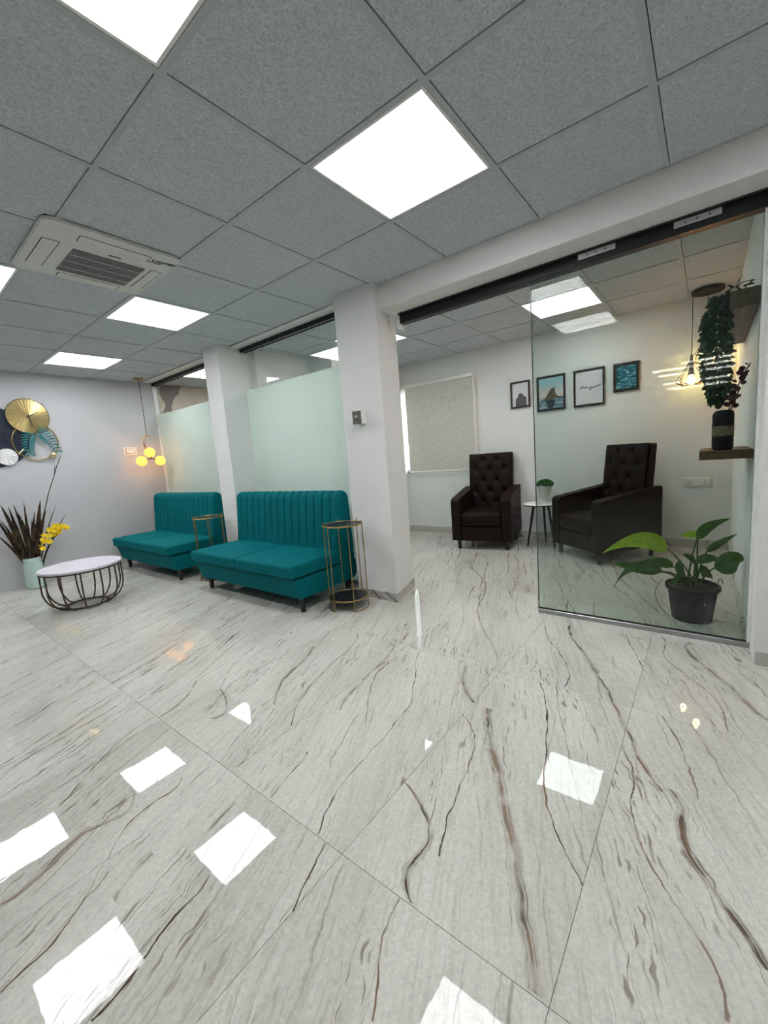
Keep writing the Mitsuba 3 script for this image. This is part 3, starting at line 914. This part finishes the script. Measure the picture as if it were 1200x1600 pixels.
# ------------------------------------------------------------------ air conditioner cassette
k = thing('air_conditioner', 'white ceiling air conditioner cassette with dark square grille', 'air conditioner')
ax0, ax1, ay0, ay1 = -3.145, -2.468, .722, 1.388
zb = CEIL - .015
rr = Polygon([(ax0, ay0), (ax1, ay0), (ax1, ay1), (ax0, ay1)]).buffer(-.05).buffer(.05, quad_segs=6)
part(k, 'panel', cat([extr(rr, .010, 'z', zb + .004), extr(rr.buffer(-.005), .004, 'z', zb)]), 'm_ac', lab='off white moulded panel')
part(k, 'back_plate', box(ax0 + .012, ax1 - .012, ay0 + .012, ay1 - .012, zb + .014, CEIL + .012), 'm_dark_slot')
qx0, qx1, qy0, qy1 = -3.026, -2.708, .906, 1.270
part(k, 'grille_recess', box(qx0, qx1, qy0, qy1, zb - .0008, zb - .0002), 'm_dark_slot', lab='dark intake opening')
sl = []
for c in np.arange(qx0 - (qy1 - qy0), qx1, .0135):                 # slanting louvres
    a, b = [], []
    pg = Polygon([(c, qy0), (c + .0052, qy0), (c + .0052 + .30, qy1), (c + .30, qy1)]).intersection(Polygon([(qx0, qy0), (qx1, qy0), (qx1, qy1), (qx0, qy1)]))
    if pg.area > 1e-5: sl.append(extr(pg, .003, 'z', zb - .004))
part(k, 'grille', cat(sl), 'm_grey_slat', lab='fine slanting grille louvres', kind='stuff')
for f in (.22, .5, .78):
    x = qx0 + (qx1 - qx0) * f
    part(k, 'grille_bar', box(x - .002, x + .002, qy0, qy1, zb - .006, zb - .004), 'm_ac', lab='pale grille bar')


def outline(x0, x1, y0, y1, w=.0035):
    return cat([box(x0, x1, y0, y0 + w, zb - .0006, zb - .0001), box(x0, x1, y1 - w, y1, zb - .0006, zb - .0001), box(x0, x0 + w, y0, y1, zb - .0006, zb - .0001), box(x1 - w, x1, y0, y1, zb - .0006, zb - .0001)])


for x0, x1, y0, y1 in ((-2.606, -2.543, .896, 1.236), (-3.115, -3.06, .93, 1.25), (-3.02, -2.68, .768, .838), (-3.02, -2.70, 1.305, 1.362)):
    o = part(k, 'vent_gap', outline(x0 - .004, x1 + .004, y0 - .004, y1 + .004, .004), 'm_dark_slot')
    part(o, 'vent_flap', cbox(x0, x1, y0, y1, zb - .003, zb + .004, .002), 'm_ac', lab='air outlet flap')
part(k, 'latch', box(-2.672, -2.660, 1.062, 1.125, zb - .001, zb), 'm_dark_slot')


def ceil_text(s, h, x, y):
    m = meshkit.text_mesh(s, h, .0008, bold=True)
    v = m.vertices.copy()                       # reading along +y, upright along +x, facing down
    m2 = trimesh.Trimesh(np.stack([x + v[:, 1], y + v[:, 0], zb - .0012 + v[:, 2] * .5], 1), m.faces, process=False)
    m2.fix_normals()
    return m2


tx = ceil_text('VRF', .033, -2.590, 1.243)
tx.vertices[:, 1] += (tx.vertices[:, 0] + 2.592) * .25
part(k, 'lettering', tx, 'm_ink', lab='dark VRF lettering')
part(k, 'lettering_line', box(-2.602, -2.597, 1.238, 1.315, zb - .0012, zb - .0002), 'm_ink')
part(k, 'badge', cat([box(-2.566, -2.549, 1.335, 1.378, zb - .0012, zb - .0002), *[box(-2.580, -2.571, y, y + .006, zb - .0012, zb - .0002) for y in (1.335, 1.344, 1.353, 1.362)]]), 'm_ink', lab='dark printed badge')

# ------------------------------------------------------------------ armchairs in the glazed room


def armchair(x, y, rz, text):
    """Origin at the middle of the front edge on the floor; the chair faces -y before turning."""
    k = thing('armchair', text, 'armchair', 'dark brown leather armchairs')
    R = lambda m: moved(m, x, y, 0, rz)
    W, D = .685, .70
    for s in (-1, 1):                                              # arms: side panels whose tops rise to the back
        pr = [(0, .10), (D, .12), (D, .69), (.03, .60), (0, .575)]
        p2 = Polygon(pr).buffer(-.022).buffer(.022, quad_segs=4)
        m = extr(p2, .105, 'x', (-W / 2 if s < 0 else W / 2 - .105))
        part(k, 'armrest', R(m), 'm_leather', 30)
    part(k, 'base', R(cbox(-W / 2 + .106, W / 2 - .106, .015, D - .02, .10, .27, .01)), 'm_leather')
    part(k, 'footrest_panel', R(cbox(-W / 2 + .108, W / 2 - .108, .002, .03, .11, .265, .01)), 'm_leather', lab='front footrest panel')
    part(k, 'seat_cushion', R(moved(rbox(W - .214, .56, .16, .04, .02), 0, .275, .35)), 'm_leather', 50)
    # buttoned back
    n, mm = 34, 44
    u, v = np.meshgrid(np.linspace(-.262, .262, n), np.linspace(0, .70, mm), indexing='ij')
    bt = []
    for r_i, zz in enumerate((.10, .235, .37, .505, .63)):
        bt += [(uu, zz) for uu in ((-.085, .085) if r_i % 2 == 0 else (-.175, 0, .175))]
    h = .045 * (1 - (u / .275) ** 6) * (1 - ((v - .35) / .37) ** 8)
    for a, b in bt:
        r2 = (u - a) ** 2 + (v - b) ** 2
        h = h - .022 * np.exp(-r2 / .0011) - .010 * np.exp(-r2 / .006)
    for a, b in bt:
        for c, d in bt:
            if a < c and .1 < math.hypot(a - c, b - d) < .19 and abs(b - d) > .05:
                q = np.array([c - a, d - b]); L = np.hypot(*q); q /= L
                t = np.clip((u - a) * q[0] + (v - b) * q[1], 0, L)
                r2 = (u - a - t * q[0]) ** 2 + (v - b - t * q[1]) ** 2
                h = h - .006 * np.exp(-r2 / .00012)
    y0 = .545 + .085 * v / .70                                      # leaning back
    P = np.stack([u, y0 - h, .395 + v], -1).reshape(-1, 3)
    f = grid_faces(n, mm)
    fr = trimesh.Trimesh(P, f, process=False)
    part(k, 'backrest', R(trimesh.convex.convex_hull(np.array([(sx * a, .545 + .085 * (z - .395) / .70 + b, z) for sx in (-1, 1) for a, b, z in ((.26, .005, .30), (.268, .02, .30), (.268, .10, .30), (.268, .02, 1.075), (.255, .02, 1.09), (.268, .085, 1.075), (.255, .085, 1.09))]))), 'm_leather')
    fr.fix_normals()
    part(k, 'tufted_front', R(fr), 'm_leather', True, lab='diamond buttoned back padding')
    for a, b in bt:
        hh = .045 * (1 - (a / .275) ** 6) - .030
        part(k, 'button', R(trimesh.creation.icosphere(1, .009).apply_translation((a, .545 + .085 * b / .70 - hh - .001, .395 + b))), 'm_leather', True)
    lg = lathe([(0, 0), (.018, 0), (.024, .105), (0, .105)], 14)
    for a in (-W / 2 + .07, W / 2 - .06):
        for b in (.05, D - .06):
            part(k, 'leg', R(moved(lg, a, b)), 'm_black', 40, lab='black round leg')


armchair(-2.035, 4.315, math.radians(11), 'dark brown buttoned leather armchair left of the glass edge, near the window blind')
armchair(-1.032, 4.305, math.radians(-38.5), 'dark brown buttoned leather armchair behind the glass panel and leafy pot plant')

# ------------------------------------------------------------------ little table between the armchairs, with its plant
TX, TY = -1.475, 4.74
k = thing('round_side_table', 'small round white side table on dark splayed legs between the armchairs', 'side table')
part(k, 'table_top', lathe([(0, .478), (.195, .478), (.205, .486), (.205, .492), (.2, .495), (0, .495)], 48, (TX, TY, 0)), 'm_white', 35, lab='white round top')
part(k, 'edge_band', lathe([(.2052, .479), (.2065, .481), (.2065, .487), (.2052, .489)], 48, (TX, TY, 0)), 'm_black', 35)
for a in (3.75, 5.85, 1.65):
    part(k, 'leg', tube([(TX + .17 * math.cos(a), TY + .17 * math.sin(a), .002), (TX + .09 * math.cos(a), TY + .09 * math.sin(a), .478)], [.010, .015], 10), 'm_black', True, lab='dark tapered leg')
k = thing('small_potted_plant', 'small white footed pot with round green moss plant on the little side table', 'potted plant')
QX, QY = -1.44, 4.76
part(k, 'pot', lathe([(0, .4955), (.045, .4955), (.048, .503), (.028, .52), (.026, .545), (.055, .60), (.075, .68), (.078, .70), (.070, .70), (.066, .68), (0, .67)], 32, (QX, QY, 0)), 'm_terracotta_white', 40)
g_ = np.random.default_rng(8)
ms = []
for i in range(90):
    d = g_.normal(size=3); d[2] = abs(d[2]) * .8; d /= np.linalg.norm(d)
    ms.append(trimesh.creation.icosphere(1, g_.uniform(.012, .02)).apply_translation(np.array([QX, QY, .70]) + d * [.078, .078, .052]))
part(k, 'foliage', cat(ms), 'm_moss', lab='round clipped green foliage', kind='stuff')
k = thing('figurine', 'small white figurine on the little side table below the potted plant', 'figurine')
part(k, 'body', cat([tube(bez((TX - .01, TY - .10, .503), (TX + .0, TY - .09, .575), (TX + .045, TY - .07, .515), 9), [.010, .012, .014, .015, .015, .014, .013, .012, .010], 10),
                     trimesh.creation.icosphere(2, .013).apply_translation((TX + .055, TY - .075, .512)), tube([(TX + .005, TY - .115, .505), (TX + .05, TY - .105, .509)], .010, 8)]), 'm_white', True)

# ------------------------------------------------------------------ roller blind
k = thing('roller_blind', 'grey roller blind lowered over the window behind the left armchair', 'blind')
bx0, bx1 = -3.455, -2.385
part(k, 'fabric', box(bx0, bx1 - .012, YB - .062, YB - .060, .905, 2.09), 'm_blind', lab='grey speckled blind fabric')
part(k, 'head_rail', cbox(bx0 - .05, bx1, YB - .085, YB - .002, 2.085, 2.135, .006), 'm_white_warm', lab='pale head rail')
part(k, 'bottom_bar', cbox(bx0 - .01, bx1 - .002, YB - .072, YB - .050, .880, .908, .005), 'm_white', lab='white bottom bar')
part(k, 'side_channel', box(bx1 - .014, bx1 + .008, YB - .066, YB - .0005, .89, 2.085), 'm_white_warm')
part(k, 'bar_cap', cbox(bx0 - .022, bx0 - .010, YB - .074, YB - .048, .878, .910, .003), 'm_black')

# ------------------------------------------------------------------ framed pictures


def picture(x0, x1, z0, z1, fw, bsdf, text):
    k = thing('picture', text, 'picture', 'framed pictures in a row')
    y0, y1 = YB - .026, YB - .001
    part(k, 'frame', cat([cbox(x0, x1, y0, y1, z0, z0 + fw, .003), cbox(x0, x1, y0, y1, z1 - fw, z1, .003), cbox(x0, x0 + fw, y0, y1, z0, z1, .003), cbox(x1 - fw, x1, y0, y1, z0, z1, .003)]), 'm_black', lab='black frame')
    return k, part(k, 'print', box(x0 + fw * .8, x1 - fw * .8, YB - .012, YB - .004, z0 + fw * .8, z1 - fw * .8), bsdf)


YPR = YB - .0128
_, q = picture(-1.922, -1.686, 1.613, 1.926, .020, 'm_paper', 'smallest framed print of a grey cactus, leftmost on the wall')
for cx, w, zt in ((-1.832, .030, 1.735), (-1.800, .032, 1.785), (-1.765, .034, 1.748), (-1.792, .030, 1.695)):
    pg = Polygon([(cx - w, 1.632), (cx + w, 1.632), (cx + w, zt - .03), (cx - w, zt - .03)]).union(Polygon([(cx + w * math.cos(a), zt - .03 + .03 * math.sin(a)) for a in np.linspace(0, math.pi, 9)]))
    part(q, 'cactus_column', extr(pg, .0006, 'y', YPR - .0005 * (1 + abs(cx) * .01)), 'm_cactus', lab='grey ribbed cactus')
_, q = picture(-1.603, -1.288, 1.538, 1.930, .020, 'm_coast', 'framed print of a sea rock at dusk, second from left')
part(q, 'rock', extr([(-1.545, 1.662), (-1.515, 1.68), (-1.485, 1.725), (-1.462, 1.765), (-1.44, 1.785), (-1.425, 1.785), (-1.415, 1.80), (-1.404, 1.795), (-1.40, 1.74), (-1.392, 1.71), (-1.37, 1.69), (-1.325, 1.682), (-1.33, 1.676), (-1.40, 1.668), (-1.46, 1.66)], .0006, 'y', YPR), 'm_rock', lab='steep brown rock')
part(q, 'rock_reflection', extr([(-1.515, 1.655), (-1.40, 1.66), (-1.41, 1.61), (-1.43, 1.56), (-1.48, 1.56), (-1.49, 1.61)], .0005, 'y', YPR), 'm_rock_dark')
_, q = picture(-1.200, -.888, 1.535, 1.930, .020, 'm_paper', 'framed white print with one line of black script, third from left')
m = meshkit.text_mesh('the gust', .030, .0006)
v = m.vertices.copy()
v[:, 0] += v[:, 1] * .35
v[:, 0] *= 1.32
tm = trimesh.Trimesh(np.stack([-1.143 + v[:, 0], YPR - v[:, 2], 1.722 + v[:, 1] + .006 * np.sin(v[:, 0] * 40)], 1), m.faces, process=False)
tm.fix_normals()
part(q, 'script', tm, 'm_ink', lab='black handwritten line')
_, q = picture(-.806, -.570, 1.640, 1.928, .026, 'm_sea', 'framed print of teal rippled water, rightmost on the wall')

# ------------------------------------------------------------------ power outlet
k = thing('power_outlet', 'white double power outlet on the back wall below the wooden shelf', 'power outlet')
ox0, ox1, oz0, oz1 = -.190, .034, .625, .712
part(k, 'plate', cbox(ox0, ox1, YB - .012, YB - .0005, oz0, oz1, .004), 'm_white_warm')
for a, b, nm in ((.10, .38, 'socket'), (.42, .58, 'switch'), (.62, .90, 'socket')):
    w = ox1 - ox0
    s = part(k, nm, cbox(ox0 + w * a, ox0 + w * b, YB - .017, YB - .012, oz0 + .018, oz1 - .018, .002), 'm_white')
    if nm == 'socket':
        c = ox0 + w * (a + b) / 2
        for dx, dz in ((-.012, -.008), (.012, -.008), (0, .010)):
            part(s, 'pin_hole', box(c + dx - .004, c + dx + .004, YB - .0176, YB - .017, (oz0 + oz1) / 2 + dz - .005, (oz0 + oz1) / 2 + dz + .005), 'm_ink')

# ------------------------------------------------------------------ shelves on the right wall, vase, flowers, vine
single('wooden_shelf', cbox(-.038, XR2 - .0005, 2.868, 3.36, 1.008, 1.056, .002), 'm_wood', 'thick wooden wall shelf carrying the black vase', 'shelf')
k = thing('upper_shelf', 'deep dark wooden shelf high on the right wall above the vine', 'shelf')
part(k, 'board', cbox(.068, XR2 - .0005, 2.868, 4.05, 1.768, 1.856, .003), 'm_darkwood')
part(k, 'end_post', cbox(.050, .067, 2.864, 2.90, 1.752, 1.862, .003), 'm_black_matte', lab='black end post')
k = thing('vase', 'black vase with a gold patterned band on the wooden shelf', 'vase')
vx, vy = .062, 2.965
part(k, 'body', lathe([(0, 1.0565), (.036, 1.0565), (.044, 1.062), (.047, 1.075), (.0475, 1.17), (.047, 1.245), (.042, 1.262), (.030, 1.27), (.030, 1.266), (.036, 1.255), (.040, 1.2), (.038, 1.08), (0, 1.075)], 36, (vx, vy, 0)), 'm_vase_black', 40)
part(k, 'band', lathe([(.0476, 1.132), (.0484, 1.133), (.0484, 1.184), (.0476, 1.185)], 36, (vx, vy, 0)), 'm_gold_band', 40, lab='speckled gold band')
k = thing('red_leaf_stem', 'stem of dark red round leaves standing in the black vase', 'artificial flowers')
part(k, 'stem', tube(bez((vx, vy, 1.09), (vx + .01, vy, 1.32), (.165, vy - .01, 1.50), 12), .003, 6), 'm_twig', True)
part(k, 'stem', tube(bez((vx, vy, 1.09), (vx + .02, vy, 1.26), (.128, vy + .01, 1.38), 10), .003, 6), 'm_twig', True)
g_ = np.random.default_rng(6)
RL = [(1160, 577, .036), (1163, 585, .036), (1156, 583, .034), (1160, 590, .034), (1168, 581, .022), (1148, 596, .022), (1140, 606, .036), (1147, 604, .032), (1135, 612, .036), (1144, 614, .038), (1152, 608, .032), (1150, 620, .036), (1140, 622, .038), (1132, 624, .036), (1145, 628, .034), (1128, 630, .03), (1136, 632, .034), (1155, 618, .024), (1122, 636, .034), (1162, 598, .028), (1150, 634, .030), (1166, 569, .016), (1170, 573, .014)]
for i, (px, py, s) in enumerate(RL):
    c = at(px, py, y=vy + g_.uniform(-.03, .03))
    c[0] = min(c[0], XR2 - .012)
    d = np.array([g_.normal() * .7, g_.normal() * .35, g_.normal() * .4 + .3]); d /= np.linalg.norm(d)
    if px < 1126: d = np.array([-.9, -.1, -.15])
    if px in (1162, 1150): d = np.array([.85, -.1, .2])
    b0, tp = c - d * s * .5, c + d * s * .5
    tp[0] = min(tp[0], XR2 - .006)
    part(k, 'leaf', leaf(b0, c + np.array([0, -.006, .004]), tp, s * (.9 if s > .025 else .6), np.cross(d, [.15, -1, .1]), .25, 7, .9, .2), 'm_red_leaf', True)
# trailing vine
k = thing('hanging_vine', 'long dense green artificial vine hanging from the upper shelf', 'vine')
g_ = np.random.default_rng(21)
ms, st = [], []
zc = np.array([1.30, 1.36, 1.45, 1.56, 1.68, 1.78, 1.86])
wc = np.array([.012, .036, .054, .062, .060, .050, .030])
xc = np.array([.030, .030, .028, .022, .020, .022, .035])
vy0 = 2.945
for i in range(1500):
    z = g_.uniform(1.31, 1.87)
    w, xm = np.interp(z, zc, wc), np.interp(z, zc, xc)
    a = g_.uniform(0, 2 * math.pi)
    r = w * math.sqrt(g_.uniform(0, 1))
    b0 = np.array([xm + r * math.cos(a), vy0 + r * .8 * math.sin(a), z])
    L = g_.uniform(.022, .034)
    d = np.array([math.cos(a) * .8 + g_.normal() * .35, math.sin(a) * .7 + g_.normal() * .35, -.55 + g_.normal() * .45]); d /= np.linalg.norm(d)
    ms.append(leaf(b0, b0 + d * L * .5 + [0, 0, .003], b0 + d * L, L * .52, np.cross(d, [g_.normal() * .5, -1, g_.normal() * .5 + .2]), .2, 4, .8, .4))
for px, py, dx, dy in ((1150, 446, 6, -12), (1156, 438, 5, -8), (1160, 448, 14, -4), (1168, 444, 12, -1), (1163, 447, 4, 8), (1146, 450, -8, -5), (1172, 442, 8, -6), (1152, 452, 10, 2), (1141, 452, -10, 6), (1153, 444, 3, -10), (1148, 448, 8, 3), (1145, 455, -3, 8)):
    b0, tp = at(px, py, y=2.93), at(px + dx, py + dy, y=2.915)
    tp[0] = min(tp[0], XR2 - .004)
    ms.append(leaf(b0, (b0 + tp) / 2 + [0, 0, .004], tp, .016, (.3, -.9, .4), .2, 5, .8, .4))
part(k, 'foliage', cat(ms), 'm_vine', True, lab='small dark green leaves', kind='stuff')
for i in range(5):
    a = i * 1.3
    part(k, 'strand', tube([(np.interp(z, zc, xc) + np.interp(z, zc, wc) * .4 * math.cos(a + z * 4), vy0 + np.interp(z, zc, wc) * .4 * math.sin(a + z * 4), z) for z in np.linspace(1.86, 1.33, 14)], .0022, 5), 'm_vine', True, lab='thin green stem')
part(k, 'strand', tube([(.055, 2.93, 1.86), (.08, 2.93, 1.885), (.12, 2.925, 1.90), (.16, 2.92, 1.90)], .0022, 5), 'm_twig', True)

# ------------------------------------------------------------------ wire cage pendant
k = thing('cage_pendant', 'black ceiling pendant with wire cage shades and warm bulbs in the back corner', 'pendant lamp')
cx, cy = -.032, 4.925
part(k, 'canopy', lathe([(0, CEIL - .001), (.116, CEIL - .001), (.120, CEIL - .006), (.120, CEIL - .026), (.115, CEIL - .03), (0, CEIL - .03)], 44, (cx, cy, 0)), 'm_black_matte', 35, lab='round black ceiling plate')


def cage(x, y, zt):
    """A wire diamond hung at zt: the socket, eight ribs to a wide octagon, then in to a small one."""
    part(k, 'cord', tube([(x, y, CEIL - .03), (x, y, zt + .05)], .0035, 6), 'm_black', True, lab='black cord')
    s = part(k, 'socket', lathe([(0, zt + .06), (.010, zt + .055), (.013, zt + .005), (.019, zt - .005), (.019, zt - .085), (.024, zt - .09), (.024, zt - .12), (0, zt - .12)], 20, (x, y, 0)), 'm_black', 40, lab='black lamp socket')
    bl = numbered(k + '__bulb')
    glow(bl, lathe([(0, zt - .12), (.014, zt - .122), (.020, zt - .14), (.028, zt - .165), (.028, zt - .185), (.018, zt - .205), (0, zt - .212)], 20, (x, y, 0)), (165, 68, 17), smooth=True)
    label(bl, 'glowing warm bulb')
    n = 8
    for i in range(n):
        a, b = 2 * math.pi * i / n, 2 * math.pi * (i + 1) / n
        P = lambda r, z, t: np.array([x + r * math.cos(t), y + r * math.sin(t), z])
        part(k, 'wire', cat([tube([P(.016, zt, a), P(.118, zt - .175, a)], .0028, 5), tube([P(.118, zt - .175, a), P(.066, zt - .215, a)], .0028, 5),
                             tube([P(.118, zt - .175, a), P(.066, zt - .215, b)], .0028, 5), tube([P(.066, zt - .215, a), P(.066, zt - .215, b)], .0028, 5)]), 'm_wire', lab='thin bronze cage wire')


cage(-.137, 4.868, 1.805)
cage(-.030, 4.955, 1.995)

# ------------------------------------------------------------------ leafy pot plant
k = thing('potted_plant', 'leafy green plant in a black plastic pot on the floor behind the glass panel', 'potted plant')
ox, oy = -.058, 3.11
pot = [(0, .001), (.098, .001), (.104, .008), (.128, .195), (.138, .197), (.142, .203), (.142, .222), (.136, .226), (.126, .222), (.124, .205), (0, .195)]
part(k, 'pot', lathe(pot, 48, (ox, oy, 0)), 'm_pot', 35, lab='black plastic pot')
part(k, 'soil', lathe([(0, .208), (.06, .206), (.1235, .200), (.1235, .196), (0, .19)], 30, (ox, oy, 0)), 'm_soil', True)
hd = [at(1130, 912, y=3.10), at(1128, 906, y=3.10), at(1124, 905, y=3.10), at(1122, 910, y=3.10)]
part(k, 'handle_hook', tube(hd, .003, 6), 'm_wire', True)
hw = np.vstack([bez(at(1036, 905, y=3.06), at(1020, 918, y=3.0), at(1025, 935, y=2.98), 8), bez(at(1025, 935, y=2.98), at(1030, 950, y=2.98), at(1046, 963, y=2.99), 8)[1:]])
hw[:, 2] = np.maximum(hw[:, 2], .004)
part(k, 'wire_handle', tube(hw, .0018, 5), 'm_wire', True, lab='loose thin wire handle')
LV = [  # base px, base y, mid px, mid y, tip px, tip y, width, side, bright
    ((1043, 858), 3.03, (1000, 832), 2.97, (940, 865), 2.93, .150, (.25, .85, .50), 1),
    ((1035, 893), 3.02, (985, 868), 2.98, (957, 922), 2.94, .085, (.2, .8, .6), 0),
    ((1034, 894), 3.06, (990, 886), 3.12, (958, 880), 3.16, .10, (.2, .7, .6), 0),
    ((1116, 888), 3.04, (1150, 868), 3.02, (1183, 878), 3.00, .150, (.1, .55, .85), 0),
    ((1086, 880), 3.08, (1104, 862), 3.10, (1130, 878), 3.12, .085, (.1, .8, .5), 0),
    ((1089, 842), 3.07, (1096, 820), 3.06, (1142, 810), 3.05, .075, (-.3, .5, .7), 0),
    ((1104, 862), 3.16, (1124, 846), 3.20, (1152, 834), 3.22, .050, (-.2, .6, .6), 0),
    ((1090, 838), 3.18, (1076, 832), 3.22, (1062, 838), 3.25, .060, (.1, .7, .6), 1),
    ((1068, 898), 3.02, (1050, 895), 2.98, (1054, 918), 2.96, .075, (.5, .3, .8), 0),
    ((1068, 902), 3.04, (1052, 878), 3.02, (1066, 874), 3.0, .05, (.6, .3, .2), 0),
    ((1086, 880), 3.1, (1076, 866), 3.08, (1066, 868), 3.06, .05, (.2, .7, .6), 0),
    ((1094, 893), 3.2, (1105, 890), 3.24, (1114, 905), 3.26, .08, (.2, .5, .7), 0),
    ((1052, 886), 3.14, (1024, 874), 3.2, (1000, 878), 3.24, .08, (.2, .7, .6), 0)]
for i, (b, by, m_, my, t_, ty, w, sd, br) in enumerate(LV):
    B, M_, T_ = at(*b, y=by), at(*m_, y=my), at(*t_, y=ty)
    T_[0] = min(T_[0], XR2 - .01)
    if w > .14 and i > 0:
        T_[0] = min(T_[0], XR2 - .015)
    part(k, 'leaf', leaf(B, M_, T_, w, sd, .22, 14, .62, .5), 'm_leaf_bright' if br else 'm_leaf', True, lab='bright yellow green leaf' if br else None)
    s0 = np.array([ox + .03 * math.cos(i * 1.9), oy + .03 * math.sin(i * 1.9), .20])
    part(k, 'leaf_stem', tube(bez(s0, (s0 + B) / 2 + [0, 0, .05], B, 10), np.linspace(.0065, .0035, 10), 7), 'm_leaf', True)

# ------------------------------------------------------------------ light tubes on the wall behind the camera (seen mirrored in the glass)
for i, (x0, x1, z) in enumerate(((-.38, .36, 2.335), (-.80, .32, 2.255), (-.72, .30, 2.165), (-.66, .26, 2.02), (-.60, .22, 1.925))):
    k = thing('tube_light', 'slim tube light mirrored in the glass over the vine, %s' % ('topmost of five', 'second from the top of five', 'middle of five', 'second from the bottom of five', 'lowest of five')[i], 'tube light', 'slim tube lights')
    part(k, 'mount', box(x0 - .01, x1 + .01, YR + .0005, YR + .02, z - .016, z + .016), 'm_white')
    for d in (-.011, .011):
        g = numbered(k + '__tube')
        glow(g, tube([(x0, YR + .030, z + d), (x1, YR + .030, z + d)], .0045, 8), (34, 34, 34))
    xm = x0 + (x1 - x0) * .62
    part(k, 'clip', box(xm - .02, xm + .02, YR + .02, YR + .036, z - .014, z + .014), 'm_white')

# ------------------------------------------------------------------ outside the window
struct('ground', box(-12, 4, YB + .2, 20, -.3, -.1), 'm_ground', 'pale ground outside the window')
k = thing('shrub', 'sunlit yellow green shrub outside the window at the edge of the blind', 'shrub')
g_ = np.random.default_rng(2)
ms = []
for i in range(500):
    d = g_.normal(size=3); d /= np.linalg.norm(d)
    c = np.array([-5.3, 7.4, 1.05]) + d * np.array([.9, .6, .85]) * g_.uniform(.75, 1)
    e = g_.normal(size=3); e /= np.linalg.norm(e)
    ms.append(leaf(c, c + e * .09 + [0, 0, .02], c + e * .18, .09, np.cross(e, [.3, .8, .4]), .2, 4))
part(k, 'foliage', cat(ms), 'm_outside', True, kind='stuff')
part(k, 'trunk', tube([(-5.3, 7.4, -.15), (-5.28, 7.38, .4), (-5.3, 7.4, 1.0)], [.05, .04, .03], 8), 'm_twig', True)
